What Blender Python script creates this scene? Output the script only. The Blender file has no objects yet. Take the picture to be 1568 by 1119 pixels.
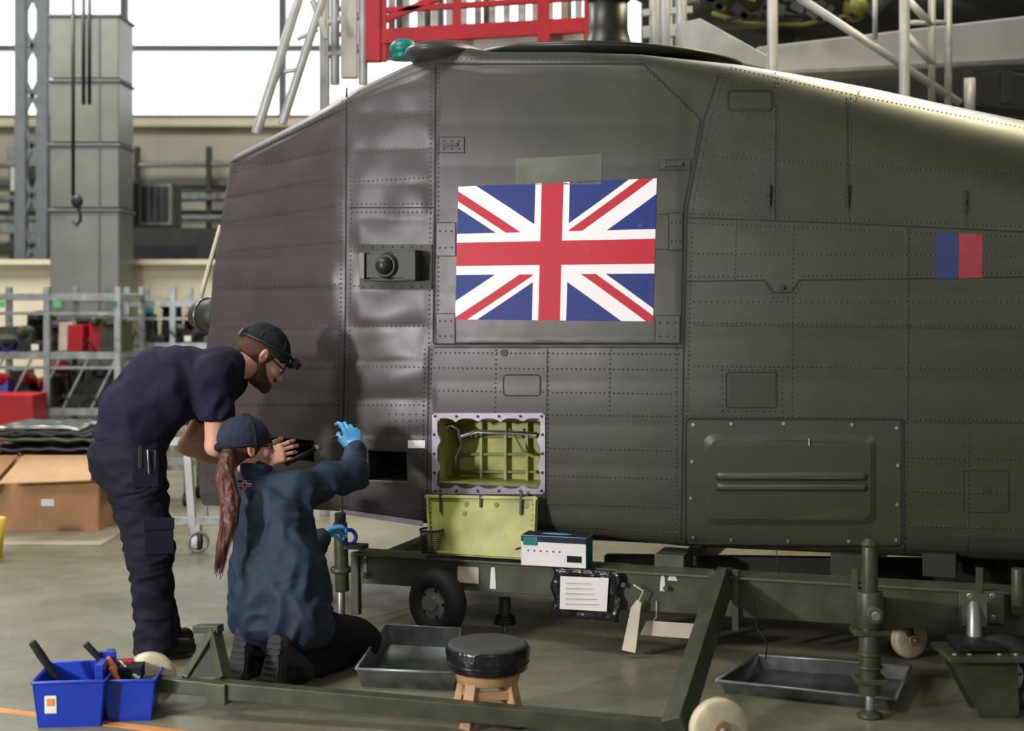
import bpy, bmesh, math, random
import numpy as np
from mathutils import Vector, Matrix, noise
from mathutils.bvhtree import BVHTree
random.seed(3)
FP=2178.0; CH=1.65
Z=Vector((0,0,1))
def P(u,v,d): return Vector(((u-784)/FP*d, d, CH-(v-450)/FP*d))
def G(u,v,z=0.0):
    return P(u,v,FP*(CH-z)/(v-450))
ang=math.radians(19.8)
T=Vector((math.cos(ang),-math.sin(ang),0)); N=Vector((-math.sin(ang),-math.cos(ang),0))
O=Vector(((650-784)/FP*7.0,7.0,0))
FR=Matrix((T,-N,Z)).transposed()
def PF(u,v,n=0.0):
    a=(u-784)/FP
    d=(n+O.dot(N))/(a*N.x+N.y)
    return P(u,v,d)
def rotz(a): return Matrix.Rotation(a,3,'Z')
# ---------------------------------------------------------------- materials
def mat(name,col,rough=.5,metal=0,var=.15,scale=6,bump=0,bscale=60,emit=0,spec=.5,coat=0,dist=.002,alpha=None):
    m=bpy.data.materials.new(name); m.use_nodes=True
    nt=m.node_tree; b=nt.nodes['Principled BSDF']
    b.inputs['Roughness'].default_value=rough; b.inputs['Metallic'].default_value=metal
    b.inputs['Specular IOR Level'].default_value=spec
    b.inputs['Coat Weight'].default_value=coat
    tc=nt.nodes.new('ShaderNodeTexCoord')
    n=nt.nodes.new('ShaderNodeTexNoise'); n.inputs['Scale'].default_value=scale; n.inputs['Detail'].default_value=5
    nt.links.new(tc.outputs['Object'],n.inputs['Vector'])
    r=nt.nodes.new('ShaderNodeValToRGB'); r.color_ramp.elements[0].position=.3; r.color_ramp.elements[1].position=.7
    r.color_ramp.elements[0].color=[c*(1-var) for c in col[:3]]+[1]; r.color_ramp.elements[1].color=[min(1,c*(1+var)) for c in col[:3]]+[1]
    nt.links.new(n.outputs['Fac'],r.inputs['Fac']); nt.links.new(r.outputs['Color'],b.inputs['Base Color'])
    if bump:
        n2=nt.nodes.new('ShaderNodeTexNoise'); n2.inputs['Scale'].default_value=bscale; n2.inputs['Detail'].default_value=4
        nt.links.new(tc.outputs['Object'],n2.inputs['Vector'])
        bp=nt.nodes.new('ShaderNodeBump'); bp.inputs['Strength'].default_value=bump; bp.inputs['Distance'].default_value=dist
        nt.links.new(n2.outputs['Fac'],bp.inputs['Height']); nt.links.new(bp.outputs['Normal'],b.inputs['Normal'])
    if emit:
        b.inputs['Emission Strength'].default_value=emit; b.inputs['Emission Color'].default_value=list(col[:3])+[1]
    m.diffuse_color=list(col[:3])+[1]
    return m
M={}
def mm(k,*a,**kw): M[k]=mat(k,*a,**kw)
mm('olive_dark',(.026,.029,.018),.5,spec=.35)
mm('olive_black',(.012,.013,.010),.4)
mm('trolley_green',(.044,.053,.027),.42,var=.35,scale=9,bump=.2)
mm('trolley_green_light',(.070,.080,.045),.45,var=.3)
mm('seam',(.004,.004,.004),.7)
mm('rivet',(.010,.010,.009),.4)
mm('zinc_yellow',(.29,.31,.065),.45,var=.3,scale=7)
mm('zinc_dark',(.13,.15,.03),.5,var=.3)
mm('frame_grey',(.34,.31,.36),.4,metal=.3)
mm('steel',(.38,.38,.36),.35,metal=.8)
mm('alu',(.42,.43,.42),.45,metal=.3)
mm('galv',(.27,.30,.29),.38,metal=.5,var=.3,scale=12)
mm('galv_dark',(.17,.19,.175),.25,metal=.8,var=.4,scale=12)
mm('black',(.010,.010,.011),.5)
mm('blackplastic',(.008,.008,.010),.2,bump=.8,bscale=25,dist=.01)
mm('rubber',(.014,.013,.013),.7,bump=.3)
mm('hub',(.27,.27,.27),.4,metal=.3)
mm('cream',(.60,.53,.36),.45,var=.2,scale=15)
mm('white',(.60,.60,.57),.5)
mm('paper',(.72,.71,.66),.7,var=.06)
mm('navy_shirt',(.0110,.0105,.028),.85,bump=.5,bscale=250,spec=.2)
mm('navy_trouser',(.0075,.008,.017),.8,bump=.5,bscale=250,spec=.25)
mm('jacket',(.0105,.023,.044),.7,bump=.5,bscale=200,spec=.35)
mm('trouser_black',(.008,.008,.011),.8,bump=.5,bscale=200,spec=.2)
mm('skin',(.64,.34,.24),.48,var=.08,scale=20,bump=.15,bscale=120)
mm('lip',(.45,.17,.14),.5)
mm('glove',(.10,.42,.78),.4,var=.08,bump=.4,bscale=70)
mm('beard',(.075,.030,.015),.85,bump=1,bscale=180,dist=.006)
mm('hair_brown',(.080,.027,.015),.5,var=.5,scale=30,bump=1,bscale=90)
mm('cap_grey',(.014,.016,.018),.9,bump=.5,bscale=200,spec=.2)
mm('cap_navy',(.024,.032,.054),.9,bump=.5,bscale=220,spec=.2)
mm('boot',(.010,.0095,.0095),.5)
mm('sole',(.018,.018,.018),.8)
mm('eyewhite',(.8,.78,.75),.3); mm('iris',(.05,.06,.07),.2)
mm('blue_plastic',(.010,.040,.38),.35,var=.08)
mm('orange',(.75,.22,.06),.5)
mm('red_paint',(.40,.010,.018),.4)
mm('teal',(.0,.16,.14),.4)
mm('flag_blue',(.010,.028,.11),.5); mm('flag_red',(.27,.020,.028),.5)
mm('wood',(.45,.27,.12),.55,var=.3,scale=5)
mm('cardboard',(.38,.21,.095),.8,var=.12); mm('cardboard_in',(.50,.32,.17),.85,var=.1)
mm('wall_beige',(.43,.41,.32),.85,var=.08,scale=1.5)
mm('wall_cream',(.66,.60,.44),.8,var=.06)
mm('floor_pale',(.30,.28,.21),.6,var=.1)
mm('beam_white',(.50,.49,.45),.6,var=.08,scale=2)
mm('wall_dark',(.040,.040,.034),.8)
mm('duct',(.17,.18,.155),.4,metal=.4,var=.15,scale=2)
mm('mullion',(.10,.115,.12),.6)
mm('glazing',(.93,.97,1.0),.4,emit=1.6,var=.02)
mm('line_orange',(.60,.25,.07),.6,var=.3)
mm('cloth',(.56,.51,.40),.9,bump=.6,bscale=60)
mm('tan',(.28,.19,.09),.6)
mm('amber',(.20,.20,.025),.4); mm('green_bright',(.10,.45,.16),.5); mm('yellow',(.70,.52,.05),.5)
# ---------------------------------------------------------------- builder
class B:
    def __init__(s,name): s.name=name; s.bm=bmesh.new(); s.mats=[]; s.uv=None
    def mi(s,k):
        m=M[k]
        if m not in s.mats: s.mats.append(m)
        return s.mats.index(m)
    def face(s,vs,k,sm=False):
        try: f=s.bm.faces.new(vs)
        except ValueError: return None
        f.material_index=s.mi(k); f.smooth=sm; return f
    def box(s,c,size,k,R=None,tx=1,ty=1):
        R=R or Matrix.Identity(3); c=Vector(c); v=[]
        for z in(-.5,.5):
            fx=tx if z>0 else 1; fy=ty if z>0 else 1
            for x,y in((-.5,-.5),(.5,-.5),(.5,.5),(-.5,.5)):
                v.append(s.bm.verts.new(c+R@Vector((x*size[0]*fx,y*size[1]*fy,z*size[2]))))
        for f in((3,2,1,0),(4,5,6,7),(0,1,5,4),(1,2,6,5),(2,3,7,6),(3,0,4,7)): s.face([v[i] for i in f],k)
    def beam(s,a,b,w,h,k,up=Z):
        a=Vector(a);b=Vector(b);x=(b-a);l=x.length;x.normalize();y=up.cross(x)
        if y.length<1e-3: y=Vector((0,1,0)).cross(x)
        y.normalize();z=x.cross(y)
        s.box((a+b)/2,(l,w,h),k,Matrix((x,y,z)).transposed())
    def lathe(s,a,ax,prof,k,seg=24,sm=True,cap=True):
        a=Vector(a);ax=Vector(ax).normalized();x=ax.orthogonal().normalized();y=ax.cross(x)
        rings=[]
        for t,r in prof:
            rings.append([s.bm.verts.new(a+ax*t+(x*math.cos(2*math.pi*i/seg)+y*math.sin(2*math.pi*i/seg))*max(r,1e-4)) for i in range(seg)])
        for q in range(len(rings)-1):
            for i in range(seg):
                j=(i+1)%seg; s.face([rings[q][i],rings[q][j],rings[q+1][j],rings[q+1][i]],k,sm)
        if cap: s.face(rings[0][::-1],k); s.face(rings[-1],k)
    def cyl(s,a,b,r,k,r2=None,seg=16):
        a=Vector(a);b=Vector(b); s.lathe(a,b-a,[(0,r),((b-a).length,r if r2 is None else r2)],k,seg)
    def sph(s,c,r,k,R=None,seg=16):
        if not hasattr(r,'__len__'): r=(r,r,r)
        R=R or Matrix.Identity(3); c=Vector(c); rings=[]
        for i in range(1,seg//2):
            th=math.pi*i/(seg//2)
            rings.append([s.bm.verts.new(c+R@Vector((r[0]*math.sin(th)*math.cos(2*math.pi*j/seg),r[1]*math.sin(th)*math.sin(2*math.pi*j/seg),r[2]*math.cos(th)))) for j in range(seg)])
        t=s.bm.verts.new(c+R@Vector((0,0,r[2])));bt=s.bm.verts.new(c-R@Vector((0,0,r[2])))
        for q in range(len(rings)-1):
            for i in range(seg):
                j=(i+1)%seg; s.face([rings[q][i],rings[q+1][i],rings[q+1][j],rings[q][j]],k,True)
        for i in range(seg):
            j=(i+1)%seg; s.face([t,rings[0][i],rings[0][j]],k,True); s.face([bt,rings[-1][j],rings[-1][i]],k,True)
    def tube(s,pts,r,k,seg=8,close=False):
        pts=[Vector(p) for p in pts]; n=len(pts); rings=[]; px=None
        for i in range(n):
            if close: d=pts[(i+1)%n]-pts[i-1]
            else: d=pts[min(i+1,n-1)]-pts[max(i-1,0)]
            d.normalize()
            if px is None: px=d.orthogonal().normalized()
            px=(px-d*px.dot(d)); px.normalize(); y=d.cross(px)
            rr=r[i] if hasattr(r,'__len__') else r
            rings.append([s.bm.verts.new(pts[i]+(px*math.cos(2*math.pi*j/seg)+y*math.sin(2*math.pi*j/seg))*rr) for j in range(seg)])
        for q in range(n if close else n-1):
            A=rings[q];C=rings[(q+1)%n]
            for i in range(seg):
                j=(i+1)%seg; s.face([A[i],A[j],C[j],C[i]],k,True)
        if not close: s.face(rings[0][::-1],k); s.face(rings[-1],k)
    def torus(s,c,ax,R,r,k,seg=32,sg2=10,sq=1.0):
        c=Vector(c);ax=Vector(ax).normalized();x=ax.orthogonal().normalized();y=ax.cross(x);rings=[]
        for i in range(seg):
            a=2*math.pi*i/seg; e=x*math.cos(a)+y*math.sin(a)
            rings.append([s.bm.verts.new(c+e*(R+r*math.cos(2*math.pi*j/sg2))+ax*(r*sq*math.sin(2*math.pi*j/sg2))) for j in range(sg2)])
        for q in range(seg):
            A=rings[q];C=rings[(q+1)%seg]
            for i in range(sg2):
                j=(i+1)%sg2; s.face([A[i],C[i],C[j],A[j]],k,True)
    def prism(s,pts,vec,k):
        a=[s.bm.verts.new(Vector(p)) for p in pts]; b=[s.bm.verts.new(Vector(p)+Vector(vec)) for p in pts]
        s.face(a[::-1],k); s.face(b,k); n=len(pts)
        for i in range(n): s.face([a[i],a[(i+1)%n],b[(i+1)%n],b[i]],k)
    def grid(s,rows,k,uv=False,sm=True):
        V=[[s.bm.verts.new(p) for p in r] for r in rows]
        if uv and s.uv is None: s.uv=s.bm.loops.layers.uv.new('UVMap')
        nr=len(V);nc=len(V[0])
        for i in range(nr-1):
            for j in range(nc-1):
                f=s.face([V[i][j],V[i+1][j],V[i+1][j+1],V[i][j+1]],k,sm)
                if uv and f:
                    for l,(a,b) in zip(f.loops,((i,j),(i+1,j),(i+1,j+1),(i,j+1))): l[s.uv].uv=(b/(nc-1),1-a/(nr-1))
        return V
    def done(s,bevel=0,parent=None,fix=True):
        if fix: bmesh.ops.recalc_face_normals(s.bm,faces=s.bm.faces)
        me=bpy.data.meshes.new(s.name); s.bm.to_mesh(me); s.bm.free()
        for m in s.mats: me.materials.append(m)
        o=bpy.data.objects.new(s.name,me); bpy.context.scene.collection.objects.link(o)
        if bevel:
            md=o.modifiers.new('bevel','BEVEL'); md.width=bevel; md.segments=2; md.limit_method='ANGLE'; md.angle_limit=math.radians(40)
        if parent: o.parent=parent
        return o
def empty(name,loc=(0,0,0)):
    e=bpy.data.objects.new(name,None); e.empty_display_size=.1; bpy.context.scene.collection.objects.link(e); return e
# ---------------------------------------------------------------- implicit surface tools
def A3(v): return np.array(v,dtype=np.float32)
def s_cone(a,b,r1,r2,w=None,f=1.0):
    a=A3(a);b=A3(b)
    if w is not None: w=A3(Vector(w).normalized())
    def F(p):
        aa,bb=a,b
        if w is not None:
            q=1-1/f
            p=p-(p@w)[...,None]*w*q; aa=a-w*(a@w)*q; bb=b-w*(b@w)*q
        ba=bb-aa; L=float(ba@ba)+1e-9
        h=np.clip(((p-aa)@ba)/L,0,1)
        return np.linalg.norm(p-aa-h[...,None]*ba,axis=-1)-(r1+(r2-r1)*h)
    return F
def s_ell(c,r,R=None):
    c=A3(c);r=A3(r);Rm=np.array(R,dtype=np.float32) if R is not None else np.eye(3,dtype=np.float32)
    def F(p):
        q=(p-c)@Rm
        k0=np.linalg.norm(q/r,axis=-1); k1=np.linalg.norm(q/(r*r),axis=-1)+1e-6
        return k0*(k0-1)/k1
    return F
def smin(a,b,k):
    h=np.clip(.5+.5*(b-a)/k,0,1); return b*(1-h)+a*h-k*h*(1-h)
def field(prims,k=.03,cuts=(),subs=()):
    def F(p):
        d=None
        for q in prims:
            kk=k
            if isinstance(q,tuple): q,kk=q
            e=q(p); d=e if d is None else smin(d,e,kk)
        for q,kk in subs: d=-smin(-d,q(p),kk)
        for pt,nr in cuts:
            nr=A3(Vector(nr).normalized()); d=np.maximum(d,(p-A3(pt))@nr)
        return d
    return F
def net(name,F,lo,hi,h,k,parent=None,disp=None,smooth=2,xf=None):
    ax=[np.arange(lo[i],hi[i]+h,h,dtype=np.float32) for i in range(3)]
    g=np.stack(np.meshgrid(*ax,indexing='ij'),-1); D=F(g).astype(np.float32); D[D==0]=1e-6
    n=D.shape; S=np.zeros((n[0]-1,n[1]-1,n[2]-1,3),np.float32); C=np.zeros(S.shape[:3],np.int32)
    cr=[]
    for a in range(3):
        s0=[slice(None)]*3; s1=[slice(None)]*3; s0[a]=slice(0,-1); s1[a]=slice(1,None)
        d0=D[tuple(s0)];d1=D[tuple(s1)]; c=(d0<0)!=(d1<0)
        t=np.where(c,d0/np.where(c,d0-d1,1),0)
        pos=g[tuple(s0)].copy(); pos[...,a]+=t*h; pos[~c]=0
        cr.append((c,d0<0))
        o=[i for i in range(3) if i!=a]
        for i in(0,1):
            for j in(0,1):
                sl=[slice(None)]*3; sl[o[0]]=slice(i,n[o[0]]-1+i); sl[o[1]]=slice(j,n[o[1]]-1+j)
                S+=pos[tuple(sl)]; C+=c[tuple(sl)]
    act=C>0; idx=-np.ones(C.shape,np.int64); idx[act]=np.arange(act.sum())
    V=S[act]/C[act][:,None]; faces=[]
    for a in range(3):
        c,ins=cr[a]; o=[(a+1)%3,(a+2)%3]
        w=np.argwhere(c)
        ok=(w[:,o[0]]>0)&(w[:,o[1]]>0)&(w[:,o[0]]<n[o[0]]-1)&(w[:,o[1]]<n[o[1]]-1)
        w=w[ok]
        if not len(w): continue
        def ix(da,db):
            q=w.copy(); q[:,o[0]]+=da; q[:,o[1]]+=db; return idx[q[:,0],q[:,1],q[:,2]]
        q=np.stack([ix(-1,-1),ix(0,-1),ix(0,0),ix(-1,0)],1)
        fl=~ins[w[:,0],w[:,1],w[:,2]]; q[fl]=q[fl][:,::-1]; faces.append(q)
    Fc=np.concatenate(faces)
    for _ in range(smooth):
        acc=np.zeros_like(V);cnt=np.zeros(len(V),np.float32)
        for i in range(4):
            a=Fc[:,i];b=Fc[:,(i+1)%4]
            np.add.at(acc,a,V[b]);np.add.at(cnt,a,1)
        V=V*.4+acc/np.maximum(cnt,1)[:,None]*.6
    me=bpy.data.meshes.new(name); me.from_pydata(V.tolist(),[],Fc.tolist()); me.update()
    if disp:
        nn=[v.normal.copy() for v in me.vertices]
        for v,q in zip(me.vertices,nn): v.co=v.co+q*disp(v.co)
    if xf is not None: me.transform(xf)
    me.materials.append(M[k]); me.polygons.foreach_set('use_smooth',[True]*len(me.polygons)); me.update()
    ob=bpy.data.objects.new(name,me); bpy.context.scene.collection.objects.link(ob)
    if parent: ob.parent=parent
    return ob
def bounds(pts,m):
    return [min(p[i] for p in pts)-m for i in range(3)],[max(p[i] for p in pts)+m for i in range(3)]
def folds(sc,amp,dirv=(1,1,1),seed=0):
    s=Vector((seed*7.1,seed*3.3,seed*1.7)); dv=Vector(dirv)
    def f(c):
        q=Vector((c.x*dv.x,c.y*dv.y,c.z*dv.z))*sc+s
        w=noise.noise(q*.5)*1.5
        a=noise.noise(q+Vector((w,w*.5,-w)))
        return (1-math.sqrt(a*a+.003)*3.2)*amp*.5+noise.noise(q*2.3)*amp*.25
    return f
# ================================================================= ROOM
b=B('floor'); b.box((0,13,-.05),(44,34,.1),'wall_beige'); floor=b.done()
fm=bpy.data.materials.new('floor_paint'); fm.use_nodes=True; nt=fm.node_tree; bs=nt.nodes['Principled BSDF']
tc=nt.nodes.new('ShaderNodeTexCoord')
def nz(sc,det=6,rough=.6):
    n=nt.nodes.new('ShaderNodeTexNoise'); n.inputs['Scale'].default_value=sc; n.inputs['Detail'].default_value=det; n.inputs['Roughness'].default_value=rough
    nt.links.new(tc.outputs['Object'],n.inputs['Vector']); return n
def ramp(n,els):
    r=nt.nodes.new('ShaderNodeValToRGB')
    while len(r.color_ramp.elements)<len(els): r.color_ramp.elements.new(.5)
    for e,(p,c) in zip(r.color_ramp.elements,els): e.position=p; e.color=list(c)+[1]
    nt.links.new(n.outputs[0],r.inputs['Fac']); return r
r1=ramp(nz(1.6),[(.3,(.145,.138,.090)),(.5,(.195,.186,.122)),(.7,(.25,.24,.158))])
r2=ramp(nz(14,8,.75),[(.42,(.5,.5,.5)),(.6,(1,1,1))])
mx=nt.nodes.new('ShaderNodeMix'); mx.data_type='RGBA'; mx.blend_type='MULTIPLY'; mx.inputs[0].default_value=.3
nt.links.new(r1.outputs[0],mx.inputs[6]); nt.links.new(r2.outputs[0],mx.inputs[7]); nt.links.new(mx.outputs[2],bs.inputs['Base Color'])
r3=ramp(nz(4),[(.3,(.28,)*3),(.7,(.48,)*3)]); nt.links.new(r3.outputs[0],bs.inputs['Roughness'])
bs.inputs['Specular IOR Level'].default_value=.4
floor.data.materials[0]=fm
WY=22.0
b=B('wall_back')
def wallrect(b,x0,x1,z0,z1,y,k,t=.3): b.box(((x0+x1)/2,y+t/2,(z0+z1)/2),(x1-x0,t,z1-z0),k)
zs=P(0,185,WY).z
wallrect(b,-16,16,0,zs,WY,'wall_beige')
wallrect(b,-16,16,8.4,9.5,WY,'wall_beige')
wallrect(b,2.0,16,zs,8.4,WY,'wall_dark')
for z in(2.35,2.9,3.35): b.box((0,WY-.08,z),(32,.16,.07),'mullion')
b.done()
b=B('window_1'); wallrect(b,-16,2.0,zs,8.4,WY+.1,'glazing',.05)
for z in (zs+.05,5.45,6.9,8.35): b.box((-7,WY+.02,z),(18,.14,.08),'mullion')
for x in np.arange(-16,2.1,2.45): b.box((x+.2,WY+.02,(zs+8.4)/2),(.1,.14,8.4-zs),'mullion')
b.box((-7,WY-.1,zs-.05),(18,.3,.12),'wall_cream')
b.done()
b=B('wall_partition'); b.box((-7.2,17.2,1.0),(11.6,.3,2.0),'wall_cream'); b.box((-7.2,17.15,2.03),(11.6,.5,.06),'wall_cream')
b.done()
b=B('wall_right'); b.box((15.9,13,4.7),(.2,18,9.4),'wall_dark'); b.done()
b=B('floor_marking'); a=G(-60,1080);c=G(330,1128); b.beam(a+Vector((0,0,.001)),c+Vector((0,0,.001)),.05,.002,'line_orange')
b.box((-6.1,9.7,.002),(6.8,.7,.003),'floor_pale'); b.done()
b=B('ventilation_duct')
dx0=P(77,0,16).x; dx1=P(182,0,16).x; w=dx1-dx0
zt=P(0,22,16).z; zz=[0,P(0,320,16).z,P(0,220,16).z,P(0,122,16).z,zt]
for i in range(4):
    b.box(((dx0+dx1)/2,16.3,(zz[i]+zz[i+1])/2),(w,w*.8,zz[i+1]-zz[i]-.03),'duct')
    b.box(((dx0+dx1)/2,16.3,zz[i+1]-.015),(w+.05,w*.8+.05,.03),'mullion')
    b.box((dx0+w*.72,16.3-w*.4-.01,(zz[i]+zz[i+1])/2),(.02,.02,zz[i+1]-zz[i]),'mullion')
b.done(.01)
b=B('steel_truss_column')
for u in(33,66):
    b.beam(P(u,450,18.5)*1+Vector((0,0,-1.65)),P(u,-60,18.5),.14,.14,'mullion',up=Vector((0,1,0)))
for i in range(9):
    z0=i*.65; xa=P(33,0,18.5).x; xb=P(66,0,18.5).x
    b.beam((xa,18.5,z0),(xb,18.5,z0+.65),.05,.05,'mullion'); b.beam((xb,18.5,z0),(xa,18.5,z0+.65),.05,.05,'mullion')
b.done()
b=B('chain_hoist')
for u in(112,128,137):
    b.tube([P(u,-40,14.2),P(u,300 if u==112 else 160,14.2)],.02,'black')
b.sph(P(118,308,14.2),(.06,.05,.07),'black'); b.tube([P(118,315,14.2),P(123,325,14.2),P(123,338,14.2),P(117,345,14.2),P(112,338,14.2)],.018,'black')
b.done()
b=B('wall_heater'); c=P(230,315,17.5)
b.box(c,(.66,.5,.52),'wall_dark'); fr=c+Vector((.13,-.26,0)); b.box(fr,(.40,.03,.5),'duct'); b.box(fr+Vector((0,-.012,0)),(.33,.03,.43),'black')
for i in range(3): b.box(fr+Vector((-.08+.08*i,-.03,0)),(.012,.01,.43),'mullion')
b.beam(c+Vector((0,.2,.2)),c+Vector((0,4.4,.5)),.05,.05,'mullion')
b.done(.01)
b=B('wall_pipes')
for z,r,y in((P(0,240,20).z,.04,21.6),(P(0,296,20).z,.06,21.5),(P(0,330,20).z,.05,21.3),(P(0,376,20).z,.07,21.0)):
    b.tube([(-12,y,z),(-2,y,z+.05)],r,'galv')
for u in(20,60,210,320): b.beam(P(u,225,21.6),P(u,420,21.6),.08,.08,'wall_dark',up=Vector((0,1,0)))
b.box(P(30,350,20.5),(2.2,.3,.14),'galv'); b.box(P(240,365,20.5),(2.4,.2,.3),'wall_dark'); b.box(P(260,390,20),(2.2,.2,.25),'black')
b.box(P(40,240,21.4),(.5,.2,.3),'galv'); b.box(P(30,275,21.4),(.2,.2,.35),'white')
b.done()
def rack(name,x0,x1,y0,y1,zs_,stuff):
    b=B(name)
    for x in(x0,(x0+x1)/2,x1):
        for y in(y0,y1): b.box((x,y,.86),(.06,.06,1.72),'galv')
    for z in zs_:
        for y in(y0,y1): b.box(((x0+x1)/2,y,z),(x1-x0,.04,.07),'galv')
        for x in(x0,(x0+x1)/2,x1): b.box((x,(y0+y1)/2,z),(.04,y1-y0,.05),'galv')
    b.box(((x0+x1)/2,y0,zs_[-1]-.16),(x1-x0,.03,.03),'galv'); b.box(((x0+x1)/2,y0,zs_[1]-.12),(x1-x0,.03,.03),'galv')
    for i in range(5):
        xx=x0+(x1-x0)*i/5; b.beam((xx,y0,zs_[0]),(xx+(x1-x0)/5,y0,zs_[1]),.02,.02,'galv')
    random.seed(stuff)
    for z in zs_[:-1]:
        for layer in(0,1):
            x=x0+.05
            while x<x1-.15:
                w=random.uniform(.10,.30); h=random.uniform(.06,.34) if layer==0 else random.uniform(.2,.42); k=random.choice(['black','black','wall_dark','red_paint','red_paint','trolley_green','black','red_paint','cloth','wall_dark','galv_dark','blue_plastic'] if layer==0 else ['black','wall_dark','trolley_green','cap_grey'])
                yy=(y0+y1)/2-random.uniform(-.1,.25)+layer*.3
                b.box((x+w/2,yy,z+.035+h/2),(w*.9,.3,h),k,R=rotz(random.uniform(-.2,.2)),tx=random.uniform(.7,1),ty=.9)
                if random.random()<.6: b.sph((x+w/2,yy-.05,z+.035+h),(w*.5,.2,.07),random.choice(['black','wall_dark','trolley_green','red_paint']),seg=10)
                if random.random()<.5 and layer==0: b.tube([(x,y0,z+.05),(x+w*.5,y0-.05,z+.16),(x+w,y0-.02,z+.04)],.012,'black')
                if random.random()<.25 and layer==0: b.box((x+w/2,y0-.05,z+.08),(.07,.01,.06),random.choice(['green_bright','paper','yellow']))
                x+=w+.01
    for i in range(3): b.box((x0+.25+i*.55,y0-.03,zs_[-1]-.07),(.07,.01,.06),random.choice(['green_bright','paper','teal']))
    return b.done(.006)
rack('storage_rack',P(-30,0,14).x,P(185,0,14).x,13.9,14.8,[.5,1.05,1.62],5)
rack('storage_rack',P(195,0,15).x,P(335,0,15).x,15,15.8,[.4,1.1,1.55],9)
b=B('storage_bins')
c0=P(60,600,14.3)
b.box((c0.x,13.6,.35),(.5,.4,.7),'red_paint',tx=.95); b.box((c0.x+.55,13.6,.2),(.45,.4,.4),'wall_dark',tx=.9); b.box((c0.x-.5,13.6,.25),(.4,.4,.5),'cloth')
b.done(.01)
b=B('parts_trolley')
xx=P(232,0,11).x
b.box((xx,11.3,.75),(.55,.5,.24),'black',tx=1.1); b.box((xx,11.3,.9),(.5,.45,.05),'wall_dark',tx=.8)
for dx in(-.25,.25):
    for dy in(-.22,.22): b.cyl((xx+dx,11.3+dy,.08),(xx+dx,11.3+dy,.65),.02,'galv'); b.cyl((xx+dx-.02,11.3+dy,.05),(xx+dx+.02,11.3+dy,.05),.05,'black')
b.box((xx,11.3,.3),(.5,.5,.04),'galv')
b.done(.005)
b=B('cardboard_box'); x0=P(-25,0,9.9).x; x1=P(150,0,9.9).x; xm=(x0+x1)/2; w=x1-x0; h=.52
for y in(9.9,10.5): b.box((xm,y,h/2),(w,.012,h),'cardboard')
for x in(x0,x1): b.box((x,10.2,h/2),(.012,.6,h),'cardboard')
b.box((xm,10.2,.01),(w,.6,.012),'cardboard_in')
b.prism([(x1-.02,9.9,h),(xm-.12,9.9,h),(xm-.2,9.64,h-.16),(x1+.02,9.66,h-.14)],(0,0,.01),'cardboard_in')
b.prism([(x0,9.9,h),(xm-.16,9.9,h),(xm-.3,9.68,h-.22),(x0-.02,9.68,h-.24)],(0,0,.01),'cardboard')
b.prism([(x1,9.9,h),(x1,10.5,h),(x1+.24,10.5,h-.12),(x1+.24,9.9,h-.12)],(0,0,.01),'cardboard_in')
b.box((xm+.05,9.892,.2),(.09,.004,.05),'paper'); b.box((xm,9.892,.2),(.006,.003,.36),'cardboard_in')
b.done(.002)
b=B('folded_covers')
for li,(off,k) in enumerate(((0,'black'),(.045,'trolley_green'),(.085,'black'),(.12,'wall_dark'),(.15,'galv_dark'))):
    rows=[]
    for i in range(14):
        rows.append([Vector((x0+.02*li+w*(.98-.06*li)*j/30,9.93+.58*i/13,h+.055+off+.02*noise.noise(Vector((j*.2,i*.3,li*3)))-.02*(max(0,(j-25)/5))**2)) for j in range(31)])
    b.grid(rows,k)
o=b.done(); md=o.modifiers.new('s','SOLIDIFY'); md.thickness=.025
b=B('yellow_bin'); b.lathe((P(-12,0,8.9).x,8.9,0),Z,[(0,.06),(.25,.08)],'yellow'); b.done()
b=B('wheeled_stand'); 
pc=G(300,845)
b.cyl(pc+Vector((-.02,0,.07)),pc+Vector((.02,.0,.07)),.055,'white'); b.torus(pc+Vector((0,0,.075)),(.7,.7,0),.055,.018,'black'); b.torus(pc+Vector((0.02,-.03,.07)),(.3,-1,0),.06,.012,'galv')
b.box(pc+Vector((0,0,.15)),(.07,.07,.06),'steel')
b.beam(pc+Vector((-.02,0,.16)),pc+Vector((-.06,0,.75)),.05,.05,'alu',up=Vector((0,1,0)))
b.beam(pc+Vector((.05,.1,.2)),pc+Vector((-.02,.1,.8)),.02,.03,'galv',up=Vector((0,1,0)))
b.beam(pc+Vector((-.3,0,.7)),pc+Vector((.3,0,.72)),.05,.05,'galv'); b.beam(pc+Vector((-.3,0,.2)),pc+Vector((.2,0,.2)),.04,.05,'galv')
b.beam(pc+Vector((-.3,0,0)),pc+Vector((-.3,0,.7)),.05,.05,'galv',up=Vector((0,1,0)))
b.done(.004)
# ---------------- staging behind
b=B('access_staging')
Y0=10.6
def tb(u0,v0,u1,v1,r,k,d=Y0): b.tube([P(u0,v0,d),P(u1,v1,d)],r,k,seg=10)
tb(466,-30,392,205,.036,'alu',10.2); tb(503,-30,432,190,.032,'alu',10.2); tb(478,0,500,60,.022,'alu',10.2); tb(455,60,487,45,.018,'alu',10.2);tb(435,110,465,105,.018,'alu',10.2)
for u in(497,513,556): tb(u,-30,u,130,.035,'alu')
b.beam(P(535,-30,Y0),P(535,120,Y0),.12,.1,'beam_white',up=Vector((0,1,0)))
for v in(35,85): tb(497,v,560,v-12,.03,'alu')
tb(515,12,545,20,.02,'red_paint'); tb(515,55,545,45,.018,'red_paint')
for u,r in((572,.055),(586,.03),(832,.045),(905,.05),(700,.03)): b.beam(P(u,-30,Y0),P(u,95,Y0),r*2,r*2,'red_paint',up=Vector((0,1,0)))
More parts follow.
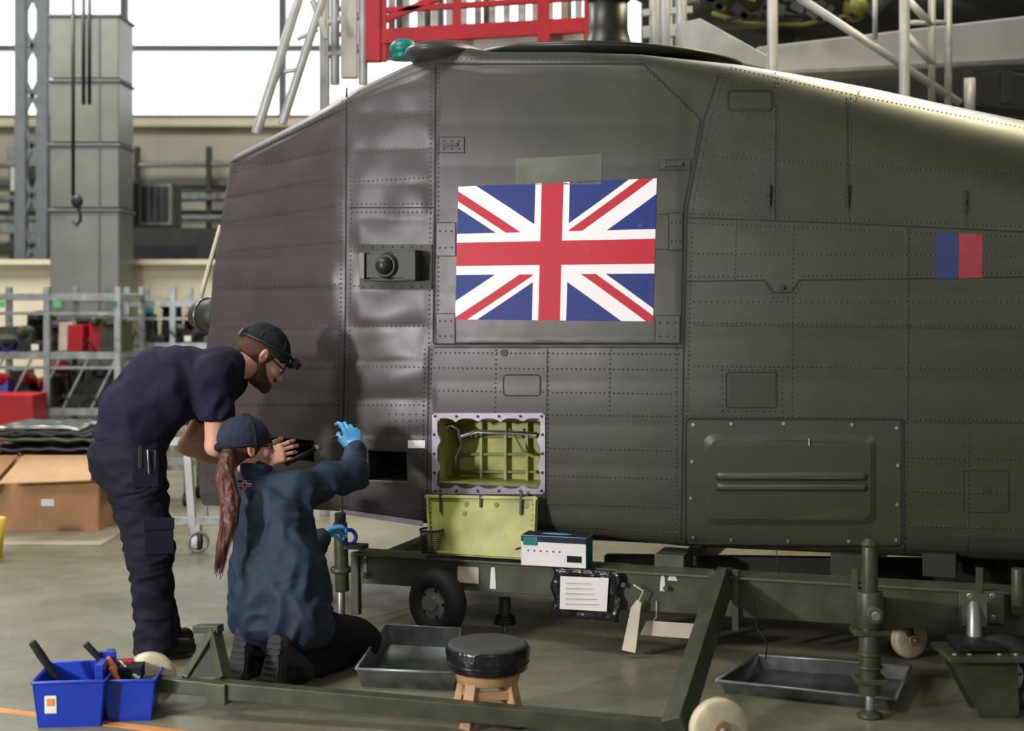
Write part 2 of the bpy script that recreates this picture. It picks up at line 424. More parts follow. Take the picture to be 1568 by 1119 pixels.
b.beam(P(565,58,Y0),P(915,38,Y0),.08,.11,'red_paint'); b.beam(P(565,18,Y0),P(915,-5,Y0),.05,.04,'red_paint')
b.beam(P(590,30,Y0),P(760,-40,Y0),.05,.05,'red_paint')
for u in range(600,900,22): b.beam(P(u,-40,Y0+.3),P(u,60,Y0+.3),.05,.055,'alu',up=Vector((0,1,0)))
for u in(612,655,690,745,800,870): b.beam(P(u,-40,Y0+.5),P(u,80,Y0+.5),.05,.10,'duct',up=Vector((0,1,0)))
b.beam(P(590,78,Y0+.2),P(915,60,Y0+.2),.1,.14,'beam_white')
for u in(1003,1018,1043): tb(u,-30,u,90,.045,'alu')
b.beam(P(985,20,Y0),P(1060,15,Y0),.05,.05,'alu'); b.beam(P(985,50,Y0),P(1060,45,Y0),.05,.09,'alu'); b.beam(P(1030,-30,Y0+.4),P(1030,90,Y0+.4),.05,.4,'duct',up=Vector((0,1,0)))
for u in(497,905,1183,1385,1600): b.tube([Vector((P(u,0,Y0).x,Y0,0)),P(u,-30,Y0)],.04,'alu')
b.prism([P(1040,35,10),P(1072,28,10),P(1175,85,10),P(1172,105,10),P(1050,78,10)],(0,.3,0),'alu')
b.done(.004)
b=B('scaffold_tower')
def tb(u0,v0,u1,v1,r,k='alu',d=10.9): b.tube([P(u0,v0,d),P(u1,v1,d)],r,k,seg=12)
for u,r,v1 in((1183,.030,115),(1385,.040,170),(1427,.028,175),(1452,.028,175),(1485,.042,185),(1340,.02,60)): tb(u,-40,u,v1,r) if u!=1485 else tb(u,120,u,v1,r)
tb(1222,-5,1470,158,.030); tb(1380,45,1430,100,.03); tb(1380,-10,1428,40,.03); tb(1385,35,1452,35,.02)
tb(1060,-20,1240,-10,.03)
b.done()
b=B('maintenance_dock')
d=12.5
b.prism([P(1160,72,d),P(1700,10,d),P(1700,85,d),P(1160,112,d)],(0,.25,0),'beam_white')
b.prism([P(1155,108,d-.05),P(1700,82,d-.05),P(1700,92,d-.05),P(1155,117,d-.05)],(0,.4,0),'steel')
for u in(1480,1540,1640): b.beam(P(u,110,d),P(u,160,d),.1,.1,'wall_dark',up=Vector((0,1,0)))
b.beam(P(1200,105,d+1),P(1600,150,d+1),.3,.35,'wall_dark')
for u in(1200,1650): b.beam(Vector((P(u,0,d+.2).x,d+.2,0)),P(u,80,d+.2),.15,.15,'wall_dark',up=Vector((0,1,0)))
b.done(.01)
b=B('parked_helicopter')
d=15
b.sph(P(1260,8,d),(2.2,1.0,.36),'wall_dark',R=Matrix.Rotation(.12,3,'Y'),seg=32)
b.sph(P(1180,0,d-.5),(1.0,.6,.26),'trolley_green',R=Matrix.Rotation(-.1,3,'Y'),seg=24)
b.tube([P(1090,20,d-1),P(1140,36,d-1),P(1230,38,d-1),P(1300,24,d-1),P(1320,-20,d-1)],.022,'amber')
b.tube([P(1110,30,d-1.1),P(1180,18,d-1.1),P(1260,30,d-1.1)],.02,'black')
b.sph(P(1310,12,d-1),(.12,.2,.14),'amber',seg=16)
b.sph(P(1480,-10,d),(1.6,1,.42),'wall_dark',seg=24)
random.seed(8)
for u in range(1070,1350,13):
    b.beam(P(u,random.uniform(-10,30),d-1.1),P(u+random.uniform(5,25),random.uniform(-10,40),d-1.1),.06,random.uniform(.04,.12),random.choice(['black','black','galv_dark','trolley_green','amber','wall_dark']))
for u in(1200,1440): b.beam(Vector((P(u,0,d).x,d,0)),P(u,10,d),.2,.2,'wall_dark',up=Vector((0,1,0)))
b.done()
# ================================================================= FUSELAGE
ut=[330,345,400,460,530,600,660,700,730,860,970,1110,1200,1320,1440,1568,2000]
vt=[240,232,203,170,130,98,72,70,76,76,80,96,111,133,158,183,262]
ub=[330,430,530,650,840,1045,1300,1568,2000]
vb=[778,780,786,805,818,840,852,864,884]
def n0(u):
    x=max(0,(530-u)/190.); return -.40*x**1.6
rtT=([330,530,700,1000,1150,1350,1568,2000],[.08,.10,.12,.13,.30,.42,.5,.5])
us=np.concatenate([np.arange(340,680,4),np.arange(680,1700,9),np.arange(1700,2000,20)])
rings=[]
NS=150
for u in us:
    u=float(u); n_=n0(u); rt=float(np.interp(u,*rtT)); rb=float(np.interp(u,[340,700,1568],[.06,.06,.10]))
    zt=PF(u,float(np.interp(u,ut,vt)),n_-rt*.9).z; zb=PF(u,float(np.interp(u,ub,vb)),n_-.04).z
    H=zt-zb
    ctr=-1-n_
    lean=.11; tuck=.05
    def off(f):
        return -lean*max(0,(f-.5)/.5)**2-tuck*max(0,(.3-f)/.3)**2
    prof=[]
    prof.append((ctr,zb,0)); prof.append((ctr*.5,zb,0))
    ob_=off(rb/H)
    for i in range(7):
        a=-math.pi/2+math.pi/2*i/6; prof.append((ob_-rb+rb*math.cos(a),zb+rb+rb*math.sin(a),0))
    for i in range(1,NS):
        z=zb+rb+(H-rb-rt)*i/NS; prof.append((off((z-zb)/H),z,1))
    ot=off(1-rt/H)
    for i in range(13):
        a=math.pi/2*i/12; prof.append((ot-rt+rt*math.cos(a),zt-rt+rt*math.sin(a),1 if i==0 else 0))
    tcx=ot-rt
    prof.append(((tcx+ctr)/2,zt+.03,0)); prof.append((ctr,zt+.05,0))
    far=[]
    for q in ([((tcx+ctr)/2,zt+.03)]+[(ot-rt+rt*math.cos(a),zt-rt+rt*math.sin(a)) for a in np.linspace(math.pi/2,0,6)]+
              [(off(f),zb+H*f) for f in np.linspace(1-rt/H,rb/H,10)[1:-1]]+[(ob_-rb+rb*math.cos(a),zb+rb+rb*math.sin(a)) for a in np.linspace(0,-math.pi/2,4)]+[(ctr*.5,zb)]):
        far.append((2*ctr-q[0],q[1],0))
    ring=[]
    for o_,z,sd in prof+far:
        d=PF(u,450,n_).y; v=450+(CH-z)*FP/d
        w_=min(1,max(0,(530-u)/190)); uu=u-w_*(max(v,230)-230)/560*40
        p=PF(uu,450,n_); p=Vector((p.x,p.y,z))
        dn=0
        if sd:
            s_=(p-O).dot(T)
            if u<668:
                ed=min(1,abs(u-531)/20,abs(u-668)/20)
                # quilted skin between rivet rows (rows rise to the right on the curved nose)
                vv=v+(0 if u>531 else (531-u)/190*max(-38,(v-450)*.16))
                ph=abs(math.sin(math.pi*(vv-5)/55))
                dn=.009*ph**.6*ed*(.6+3.0*noise.noise(Vector((s_*3,z*3,8)))**2)+.016*noise.noise(Vector((s_*4,z*5,1)))*ed
            else:
                dn=.0018*abs(math.sin(math.pi*(v+10)/66))**.7+.004*noise.noise(Vector((s_*2.2,z*3,5)))
                if u<1046 and 100<v<527: dn+=.004
        ring.append(p+N*(o_+dn))
    rings.append(ring)
b=B('helicopter_fuselage')
M['fuse']=bpy.data.materials.new('fuselage_paint'); m=M['fuse']; m.use_nodes=True; nt=m.node_tree; bs=nt.nodes['Principled BSDF']
tc=nt.nodes.new('ShaderNodeTexCoord')
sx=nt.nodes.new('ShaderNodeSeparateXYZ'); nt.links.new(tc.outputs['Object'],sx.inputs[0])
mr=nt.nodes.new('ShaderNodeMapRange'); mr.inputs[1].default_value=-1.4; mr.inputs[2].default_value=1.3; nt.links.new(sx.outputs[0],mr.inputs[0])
rg=ramp(mr,[(0,(.060,.049,.050)),(.36,(.052,.046,.043)),(.56,(.042,.043,.031)),(1,(.037,.042,.024))])  # paler purplish left, darker olive right: fall of light put into the colour
r2=ramp(nz(3,8,.7),[(.3,(.88,.88,.88)),(.7,(1.1,1.1,1.1))])
mx=nt.nodes.new('ShaderNodeMix'); mx.data_type='RGBA'; mx.blend_type='MULTIPLY'; mx.inputs[0].default_value=1
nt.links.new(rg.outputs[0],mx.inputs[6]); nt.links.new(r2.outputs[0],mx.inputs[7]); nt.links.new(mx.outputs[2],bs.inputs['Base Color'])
r3=ramp(nz(7,8,.65),[(.3,(.35,)*3),(.7,(.43,)*3)]); nt.links.new(r3.outputs[0],bs.inputs['Roughness'])
bp=nt.nodes.new('ShaderNodeBump'); bp.inputs['Strength'].default_value=.07; bp.inputs['Distance'].default_value=.004; nt.links.new(nz(22).outputs[0],bp.inputs['Height']); nt.links.new(bp.outputs[0],bs.inputs['Normal'])
bs.inputs['Specular IOR Level'].default_value=.42
VV=[[b.bm.verts.new(p) for p in r] for r in rings]; nr=len(VV[0])
for i in range(len(VV)-1):
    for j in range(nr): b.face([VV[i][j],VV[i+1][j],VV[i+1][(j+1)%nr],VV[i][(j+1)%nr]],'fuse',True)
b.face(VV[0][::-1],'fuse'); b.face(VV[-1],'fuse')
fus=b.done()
bmt=bmesh.new(); bmt.from_mesh(fus.data); BV=BVHTree.FromBMesh(bmt); bmt.free()
CAM=Vector((0,0,CH))
def surf(u,v,off=0,strict=False):
    dr=(P(u,v,1)-CAM).normalized(); h=BV.ray_cast(CAM,dr)
    if h[0] is None:
        return None if strict else (PF(u,v,off),N.copy())
    n=h[1]
    if n.dot(dr)>0: n=-n
    return h[0]+n*off,n
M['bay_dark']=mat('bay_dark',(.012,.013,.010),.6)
def cutter(u0,v0,u1,v1,depth,k,nn=0):
    c=B('cut'); s0=PF(u0,v0,nn);s1=PF(u1,v1,nn)
    mid=(s0+s1)/2; wd=(Vector((s1.x-s0.x,s1.y-s0.y,0))).length; hh=s0.z-s1.z
    c.box(mid+N*(.1-depth/2),(wd,depth+.2,hh),k,FR); return c.done()
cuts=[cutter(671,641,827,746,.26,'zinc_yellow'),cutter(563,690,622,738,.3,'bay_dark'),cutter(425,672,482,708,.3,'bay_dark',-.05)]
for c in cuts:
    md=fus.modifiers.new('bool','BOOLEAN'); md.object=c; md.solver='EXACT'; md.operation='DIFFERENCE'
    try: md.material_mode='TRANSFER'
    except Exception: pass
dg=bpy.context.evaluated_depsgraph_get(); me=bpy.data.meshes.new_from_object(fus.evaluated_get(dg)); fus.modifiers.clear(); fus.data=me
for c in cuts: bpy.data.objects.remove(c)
def lerp(a,b,t): return a+(b-a)*t
def patch(b,q,nx,ny,off,k,thick=.004,uv=False):
    rows=[]
    for i in range(ny+1):
        r=[]
        for j in range(nx+1):
            s=j/nx;t=i/ny
            u=lerp(lerp(q[0][0],q[1][0],s),lerp(q[3][0],q[2][0],s),t); v=lerp(lerp(q[0][1],q[1][1],s),lerp(q[3][1],q[2][1],s),t)
            r.append(surf(u,v,off)[0])
        rows.append(r)
    V=b.grid(rows,k,uv=uv)
    loop=[V[0][j] for j in range(nx)]+[V[i][nx] for i in range(ny)]+[V[ny][j] for j in range(nx,0,-1)]+[V[i][0] for i in range(ny,0,-1)]
    hi=[b.bm.verts.new(v.co) for v in loop]; lo=[b.bm.verts.new(v.co-N*thick) for v in loop]
    for i in range(len(loop)):
        j=(i+1)%len(loop); b.face([hi[i],hi[j],lo[j],lo[i]],k)
def rect(u0,v0,u1,v1): return [(u0,v0),(u1,v0),(u1,v1),(u0,v1)]
def dens(pts,step,close=False):
    out=[];n=len(pts)
    for i in range(n if close else n-1):
        a=pts[i];c=pts[(i+1)%n];l=math.hypot(c[0]-a[0],c[1]-a[1]);m_=max(1,int(round(l/step)))
        for j in range(m_): out.append((lerp(a[0],c[0],j/m_),lerp(a[1],c[1],j/m_)))
    if not close: out.append(pts[-1])
    return out
def seam(b,pts,w=1.8,k='seam',off=.0014,close=False,step=7):
    p=dens(pts,step,close); n=len(p); L=[];R_=[]
    for i in range(n):
        a=p[i-1] if (i>0 or close) else p[i]; c=p[(i+1)%n] if (i<n-1 or close) else p[i]
        dx,dy=c[0]-a[0],c[1]-a[1]; l=math.hypot(dx,dy) or 1; nx,ny=-dy/l*w/2,dx/l*w/2
        L.append(b.bm.verts.new(surf(p[i][0]+nx,p[i][1]+ny,off)[0])); R_.append(b.bm.verts.new(surf(p[i][0]-nx,p[i][1]-ny,off)[0]))
    for i in range(n if close else n-1):
        j=(i+1)%n; b.face([L[i],L[j],R_[j],R_[i]],k)
def rrect(u0,v0,u1,v1,r=8,n=4):
    o=[]
    for cx,cy,a0 in((u1-r,v0+r,-90),(u1-r,v1-r,0),(u0+r,v1-r,90),(u0+r,v0+r,180)):
        for i in range(n+1):
            a=math.radians(a0+90*i/n); o.append((cx+r*math.cos(a),cy+r*math.sin(a)))
    return o
def rivet(b,u,v,r=.0050,k='rivet',h=.003,seg=6,off=.0006):
    q=surf(u,v,0,True)
    if q is None: return
    p,n=q
    if n.dot((CAM-p).normalized())<.25: return
    x=n.orthogonal().normalized(); y=n.cross(x)
    ring=[b.bm.verts.new(p+(x*math.cos(2*math.pi*i/seg)+y*math.sin(2*math.pi*i/seg))*r+n*off) for i in range(seg)]
    t=b.bm.verts.new(p+n*(h+off))
    for i in range(seg): b.face([ring[i],ring[(i+1)%seg],t],k,True)
def rrow(b,pts,step=7.2,**kw):
    for p in dens(pts,step): rivet(b,p[0],p[1],**kw)
sb=B('panel_seams'); rb_=B('rivets')
S=lambda *p,**k: seam(sb,list(p),**k); R=lambda *p,**k: rrow(rb_,list(p),**k)
S((531,134),(529,470),(526,620),(524,784),w=2.4); R((524,140),(522,470),(518,620),(518,782)); R((539,135),(536,470),(533,620),(531,782))
S((667,100),(666,320),(664,525),w=3); R((660,105),(659,320),(657,525)); R((672,105),(671,525))
S((668,98),(985,98),(1073,183),(1047,320),(1043,526),(665,526),w=3); R((678,90),(980,92)); R((990,108),(1066,178))
S((657,530),(653,800)); R((661,535),(657,632)); R((650,535),(647,795))
S((535,318),(665,318)); R((540,312),(660,312));R((540,325),(660,325))
S((665,532),(1045,532)); R((668,540),(1040,542))
S((1103,108),(1078,182),(1052,320),(1047,530),(1043,832),w=2.6); R((1110,112),(1086,185),(1060,320),(1055,530),(1052,636)); R((1036,535),(1036,830))
S((1050,333),(1300,342),(1568,355),(1700,362),w=2.2); R((1056,327),(1568,347));R((1056,341),(1568,363))
S((1050,431),(1170,429),(1185,448),(1212,448),(1224,429),(1568,424),(1700,422),w=2.2); R((1056,424),(1165,422));R((1230,422),(1568,417)); R((1172,436),(1183,455),(1214,455),(1226,436))
for a,c in((262,225),(300,268),(338,312),(383,368),(440,435),(500,500),(560,562),(618,618),(676,680),(735,738)):
    R((348-(a-230)*.06,a),(520,c)); S((352-(a-230)*.06,a+3),(520,c+3),w=.5)
for a,c in((188,176),(235,228),(278,272),(378,376),(438,437),(499,499),(561,562),(620,620)): R((543,a),(655,c))
for a,c in((563,566),(598,603),(633,637)): R((665,a),(1034,c))
for a,c in((686,690),(728,733),(771,777),(806,816)): R((842,a),(1034,c))
for a,c in((238,268),(388,392),(494,500),(560,565),(636,644)): R((1062,a),(1568,c))
S((1062,498),(1568,504),w=.8); S((1062,642),(1568,648),w=.8)
for a,c in((700,703),(752,756),(805,810)): R((1390,a),(1568,c))
R((1062,462),(1568,462),step=9)
for u,v0,v1 in((1187,112,330),(1192,112,330),(1296,150,338),(1303,150,338),(1392,350,640),(1389,640,845),(1214,450,636),(1127,342,425),(1480,300,345),(1215,345,440),(840,532,815),(835,640,815),(935,536,628),(1484,640,850),(760,536,630)): R((u,v0),(u-2,v1))
S((1310,156),(1316,138)); S((1297,150),(1300,340)); S((1189,160),(1187,335)); S((1046,640),(1385,643),(1385,850)); S((838,532),(836,814),w=1); S((1391,350),(1390,640),w=1)
R((1120,104),(1310,146),(1568,196)); R((1050,832),(1568,848))
R((560,776),(645,793)); R((356,240),(525,148)); R((350,250),(525,160)); S((352,250),(528,166))
for k_ in range(5): R((596,634+k_*10),(648,634+k_*10),step=11)
R((1000,115),(1068,180),step=9)
random.seed(11)
for i in range(60): rivet(rb_,random.uniform(1060,1200),random.uniform(165,330),r=.004)
hb=B('access_hatches')
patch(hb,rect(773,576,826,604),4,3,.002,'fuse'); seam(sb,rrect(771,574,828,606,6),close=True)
patch(hb,rect(1116,574,1188,620),4,3,.002,'olive_dark'); seam(sb,rrect(1112,570,1190,624,5),close=True); R((1106,566),(1196,566),step=9);R((1106,629),(1196,629),step=9);R((1106,566),(1106,629),step=9);R((1197,566),(1197,629),step=9)
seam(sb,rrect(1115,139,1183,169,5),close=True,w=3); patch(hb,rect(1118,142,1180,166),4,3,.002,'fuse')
R((1110,133),(1188,133),step=9); R((1108,176),(1190,176),step=12)
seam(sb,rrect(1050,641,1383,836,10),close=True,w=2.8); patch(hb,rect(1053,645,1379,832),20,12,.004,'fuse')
seam(sb,rrect(1476,720,1545,784,3),close=True)
for u,v in((1062,650),(1120,648),(1200,648),(1305,650),(1373,655),(1375,712),(1374,772),(1372,826),(1300,828),(1207,828),(1120,826),(1062,822),(1058,762),(1060,706)): 
    p,n=surf(u,v); hb.cyl(p,p+n*.009,.008,'steel',seg=10)
def raised(b,u0,v0,u1,v1,r,off,k,ins=5,base=.0045):
    o=dens(rrect(u0,v0,u1,v1,r),12,True)
    n=len(o); cx,cy=(u0+u1)/2,(v0+v1)/2
    A=[b.bm.verts.new(surf(*q,base)[0]) for q in o]
    C=[b.bm.verts.new(surf(cx+(q[0]-cx)*(1-2*ins/(u1-u0)),cy+(q[1]-cy)*(1-2*ins/(v1-v0)),off)[0]) for q in o]
    D=[b.bm.verts.new(v.co) for v in C]
    for i in range(n): b.face([A[i],A[(i+1)%n],C[(i+1)%n],C[i]],k,True)
    b.face(D,k)
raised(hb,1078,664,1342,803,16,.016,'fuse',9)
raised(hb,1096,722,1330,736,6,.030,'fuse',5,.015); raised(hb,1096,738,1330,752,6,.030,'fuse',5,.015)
for q in(rect(673,210,711,234),rect(1009,245,1057,260),rect(668,341,698,392),rect(1024,326,1045,383),rect(668,480,697,526),rect(1003,483,1041,525)):
    patch(hb,q,3,3,.003,'fuse'); seam(sb,q,close=True,off=.0035,w=1.3)
    for a in(.2,.5,.8):
        for c in(.25,.75): rivet(rb_,lerp(q[0][0],q[2][0],a),lerp(q[0][1],q[2][1],c),h=.004,r=.006,off=.003)
S((1006,328),(1046,328),w=1.2); S((1004,382),(1046,382),w=1.2)
for u,v in((690,222),(1033,252)):
    p,n=surf(u,v); hb.beam(p+n*.006-T*.04,p+n*.006+T*.04,.012,.014,'olive_dark')
for u,v in((1178,300),(1298,300),(1478,310)):
    p,n=surf(u,v); hb.beam(p+n*.004+Z*.05,p+n*.004-Z*.05,.010,.022,'olive_dark',up=N); hb.sph(p+n*.006,.012,'olive_dark',seg=8)
p,n=surf(1198,440); hb.cyl(p,p+n*.015,.012,'olive_dark')
p,n=surf(772,540); hb.cyl(p,p+n*.006,.018,'olive_dark')
p,n=surf(1511,750); hb.cyl(p,p+n*.006,.014,'olive_dark')
patch(hb,[(790,243),(922,236),(921,282),(789,283)],8,4,.002,'trolley_green_light')
patch(hb,[(625,674),(651,674),(651,686),(625,686)],2,2,.003,'paper')
patch(hb,[(522,778),(648,796),(648,806),(522,787)],8,1,.006,'frame_grey')
p,n=surf(1240,676); hb.beam(p+n*.020+Z*.015,p+n*.020-Z*.015,.004,.01,'cream',up=N)
hb2=B('sensor_fairing')
patch(hb2,rect(551,374,662,443),8,5,.006,'olive_dark',.01)
for u in range(556,662,15):
    for v in(378,439): 
        p,n=surf(u,v,.006); hb2.cyl(p,p+n*.004,.005,'black',seg=8)
p,n=surf(606,407,.0)
hb2.box(p+n*.035,(.28,.07,.15),'olive_dark',FR)
hb2.box(p+n*.055,(.24,.08,.12),'olive_dark',FR)
hb2.cyl(p+n*.08,p+n*.115,.068,'olive_dark',r2=.055,seg=24); hb2.sph(p+n*.115,(.045,.045,.045),'olive_black',seg=20)
hb2.box(p+n*.06-T*.13,(.03,.10,.13),'trolley_green',FR); hb2.box(p+n*.05+T*.12,(.06,.09,.14),'olive_dark',FR)
o=hb2.done(.012,fus)
fl=B('union_flag')
M['flag']=bpy.data.materials.new('union_flag_paint'); m=M['flag']; m.use_nodes=True; nt=m.node_tree; bs=nt.nodes['Principled BSDF']
def mth(op,a,b_=None,c=None):
    n=nt.nodes.new('ShaderNodeMath'); n.operation=op
    for i,x in enumerate((a,b_,c)):
        if x is None: continue
        if isinstance(x,(int,float)): n.inputs[i].default_value=x
        else: nt.links.new(x,n.inputs[i])
    return n.outputs[0]
uvn=nt.nodes.new('ShaderNodeUVMap'); uvn.uv_map='UVMap'; sp=nt.nodes.new('ShaderNodeSeparateXYZ'); nt.links.new(uvn.outputs[0],sp.inputs[0])
x=mth('MULTIPLY',mth('SUBTRACT',sp.outputs[0],.475),3.0); y=mth('MULTIPLY',mth('SUBTRACT',sp.outputs[1],.49),2.0)
ax_=mth('ABSOLUTE',x); ay=mth('ABSOLUTE',y)
s_=mth('SUBTRACT',y,mth('MULTIPLY',mth('MULTIPLY',ax_,.667),mth('SIGN',y)))
mm_=mth('MULTIPLY',s_,mth('SIGN',x))
wd=mth('LESS_THAN',mth('ABSOLUTE',s_),.25)
rd=mth('MULTIPLY',mth('GREATER_THAN',mm_,.0),mth('LESS_THAN',mm_,.15))
wc=mth('MAXIMUM',mth('LESS_THAN',ax_,.26),mth('LESS_THAN',ay,.31)); rc_=mth('MAXIMUM',mth('LESS_THAN',ax_,.165),mth('LESS_THAN',ay,.175))
def mixc(f,a,b_):
    n=nt.nodes.new('ShaderNodeMix'); n.data_type='RGBA'; nt.links.new(f,n.inputs[0])
    for i,c in((6,a),(7,b_)):
        if isinstance(c,tuple): n.inputs[i].default_value=c+(1,)
        else: nt.links.new(c,n.inputs[i])
    return n.outputs[2]
WH=(.82,.80,.80);RD=(.46,.014,.028)
c=mixc(wd,(.008,.026,.17),WH); c=mixc(rd,c,RD); c=mixc(wc,c,WH); c=mixc(rc_,c,RD)
tc=nt.nodes.new('ShaderNodeTexCoord'); g=ramp(nz(18,8,.8),[(.62,(0,0,0)),(.72,(.35,.35,.35))])
c=mixc(g.outputs[0],c,(.35,.33,.3)); nt.links.new(c,bs.inputs['Base Color']); bs.inputs['Roughness'].default_value=.5; bs.inputs['Specular IOR Level'].default_value=.25
patch(fl,[(702,286),(1006,273),(1000,492),(697,489)],24,16,.002,'flag',.002,uv=True)
fl.done(0,fus,fix=False)
dc=B('unit_flash_decal'); patch(dc,[(1433,357),(1469,357),(1468,426),(1433,426)],3,4,.0018,'flag_blue',.001); patch(dc,[(1469,357),(1505,358),(1504,425),(1468,426)],3,4,.0018,'flag_red',.001); dc.done(0,fus,fix=False)
bay=B('equipment_bay')
def barpx(b,u0,v0,u1,v1,w,th,k,n=0):
    a=PF(u0,v0,n);c=PF(u1,v1,n); b.beam(a,c,th,w,k,up=(Z if abs(u1-u0)>abs(v1-v0) else T))
def frame(out,inn,k,off0,off1):
    n=len(out); A=[bay.bm.verts.new(surf(*q,off1)[0]) for q in out]; C=[bay.bm.verts.new(surf(*q,off1)[0]) for q in inn]
    D=[bay.bm.verts.new(surf(*q,off0)[0]) for q in out]; E=[bay.bm.verts.new(surf(*q,off0-.02)[0]) for q in inn]
    for i in range(n):
        j=(i+1)%n; bay.face([A[i],A[j],C[j],C[i]],k); bay.face([A[i],A[j],D[j],D[i]],k); bay.face([C[i],C[j],E[j],E[i]],k)
outp=dens(rrect(662,632,835,756,4,1),4,True); inn=[]
for (u,v) in outp:
    iu=min(max(u,670),828); iv=min(max(v,640),748)
    if v<640 or v>750: sc=abs(math.sin((u-664)/171*math.pi*5))
    else: sc=abs(math.sin((v-634)/120*math.pi*3))
    e=6*(1-sc)**1.5
    iu=min(max(iu,670+e),828-e); iv=min(max(iv,640+e),748-e); inn.append((iu,iv))
frame(outp,inn,'frame_grey',-.002,.005)
for k_ in range(6):
    for v in(637,751):
        p,n=surf(667+k_*32.6,v,.005); bay.cyl(p,p+n*.005,.007,'black',seg=8)
for k_ in range(1,4):
    for u in(666,831):
        p,n=surf(u,636+k_*29,.005); bay.cyl(p,p+n*.005,.007,'black',seg=8)
for u in(700,738,775,808): barpx(bay,u,645,u,745,.012,.03,'zinc_yellow',-.235)
for v in(668,695,722): barpx(bay,675,v,822,v,.012,.02,'zinc_dark',-.24)
barpx(bay,690,650,690,742,.05,.12,'zinc_dark',-.19)
bay.tube([PF(675,655,-.1),PF(692,650,-.1),PF(702,657,-.12),PF(706,680,-.15),PF(698,700,-.15),PF(700,718,-.15)],.009,'steel')
bay.tube([PF(706,668,-.12),PF(730,660,-.12),PF(822,664,-.12)],.009,'steel'); bay.tube([PF(780,655,-.16),PF(800,690,-.18),PF(818,700,-.18)],.007,'zinc_yellow')
bay.cyl(PF(686,708,-.12),PF(686,728,-.12),.02,'zinc_dark')
bay.done(.001,fus)
sb.done(0,fus,fix=False); rb_.done(0,fus,fix=False); hb.done(0,fus)
rf=B('rotor_head_collar')
rc0=O+T*((PF(930,75,-1)-O).dot(T))-N*1.0
axr=(Z+T*.05).normalized()
cc=Vector((rc0.x,rc0.y,2.78))
rf.lathe(cc,axr,[(0,.70),(.06,.68),(.075,.70),(.095,.735),(.12,.735),(.128,.70),(.115,.3)],'olive_black',seg=72)
rf.lathe(cc+axr*.1,Z,[(0,.20),(.14,.12),(.2,.105),(.40,.105)],'olive_black',seg=32)
mz=cc+axr*.1
rf.lathe(mz+Vector((0,0,.36)),Z,[(0,.118),(.012,.122),(.024,.115),(.036,.122),(.048,.115),(.06,.122),(.072,.115),(.084,.122),(.3,.12)],'tan',seg=32)
rf.done(0,fus)
rh=B('roof_fairing')
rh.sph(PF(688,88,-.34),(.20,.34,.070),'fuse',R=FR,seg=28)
rh.sph(PF(618,74,-.9),(.08,.07,.055),'teal'); rh.lathe(PF(618,92,-.9),Z,[(0,.07),(.06,.05)],'teal')
rh.done(0,fus)
nr_=B('nose_equipment')
nr_.lathe(PF(318,483,-.58),(T+N*.4),[(-.10,.05),(-.08,.08),(-.03,.092),(.05,.096),(.15,.096)],'olive_dark',seg=24); nr_.torus(PF(318,483,-.58)+T*.0,(T+N*.4),.095,.009,'galv_dark')
nr_.tube([P(338,345,8.3),P(328,380,8.3),P(314,430,8.3),P(305,465,8.3)],.014,'cloth')
nr_.done(0,fus)
hd=B('bay_door_panel')
q=[PF(652,757,.02),PF(824,760,.02),PF(820,858,.11),PF(656,848,.11)]
nrm=(q[1]-q[0]).cross(q[3]-q[0]).normalized()
if nrm.dot(N)<0: nrm=-nrm
hd.prism(q,-nrm*.006,'zinc_yellow')
for i in range(4): 
    a,c=q[i],q[(i+1)%4]; ins=(sum(q,Vector())/4-(a+c)/2).normalized()*.012; hd.beam(a+ins+nrm*.004,c+ins+nrm*.004,.012,.02,'zinc_yellow',up=nrm)
def qq(s,t): return lerp(lerp(q[0],q[1],s),lerp(q[3],q[2],s),t)
for s in(.14,.86): hd.beam(qq(s,-.08)+nrm*.012,qq(s,.3)+nrm*.01,.012,.012,'olive_dark',up=nrm)
hd.beam(qq(.5,.0)+nrm*.012,qq(.5,.2)+nrm*.01,.01,.01,'olive_dark',up=nrm)
for s,t in((.35,.3),(.9,.15),(.37,.15),(.64,.15)): hd.cyl(qq(s,t),qq(s,t)+nrm*.004,.012,'zinc_dark')
hd.tube([qq(.82,.85)+nrm*.01,qq(.98,.75)+nrm*.02,qq(1.08,.6)+nrm*.0],.004,'black')
for t in np.linspace(.05,.95,12):
    for s in(.04,.96): hd.cyl(qq(s,t),qq(s,t)+nrm*.009,.004,'zinc_dark',seg=6)
hd.done(.002,fus)
# ================================================================= TROLLEY
tr=B('transport_trolley'); K='trolley_green'
a=PF(548,866,.04);c=PF(960,892,.04); tr.beam(a,c,.12,.145,K); tr.beam(a+Z*.07,c+Z*.07,.16,.012,K)
a2=PF(950,900,.08);c2=PF(1700,945,.08); tr.beam(a2,c2,.13,.17,K); tr.beam(a2+Z*.09,c2+Z*.09,.17,.012,'trolley_green_light')
for u in(1090,1127,1310,1500): 
    p=PF(u,918,.155); tr.box(p,(.03,.03,.27),K,FR)
for u,v in((560,858),(560,882),(652,880),(655,895),(955,895),(1020,900),(1485,912),(1485,945),(1520,912),(1520,945)):
    p=PF(u,v,.12 if u<950 else .165); tr.cyl(p,p+N*.012,.014,'steel' if u>1400 else K,seg=6)
tr.box(PF(1503,930,.16),(.18,.03,.12),'trolley_green_light',FR)
tr.box(PF(717,880,.104),(.11,.006,.08),'cloth',FR)
for u,v,w,h in((755,885,.035,.13),(1015,893,.03,.09),(559,862,.02,.11),(650,880,.012,.02),(1030,885,.05,.03),(655,893,.03,.02)): tr.box(PF(u,v,.103 if u<950 else .148),(w,.006,h*.8),'white' if u!=559 else 'cloth',FR,tx=.6)
tr.beam(PF(548,866,.04)-N*1.5,PF(1700,935,.08)-N*1.5,.12,.14,K)
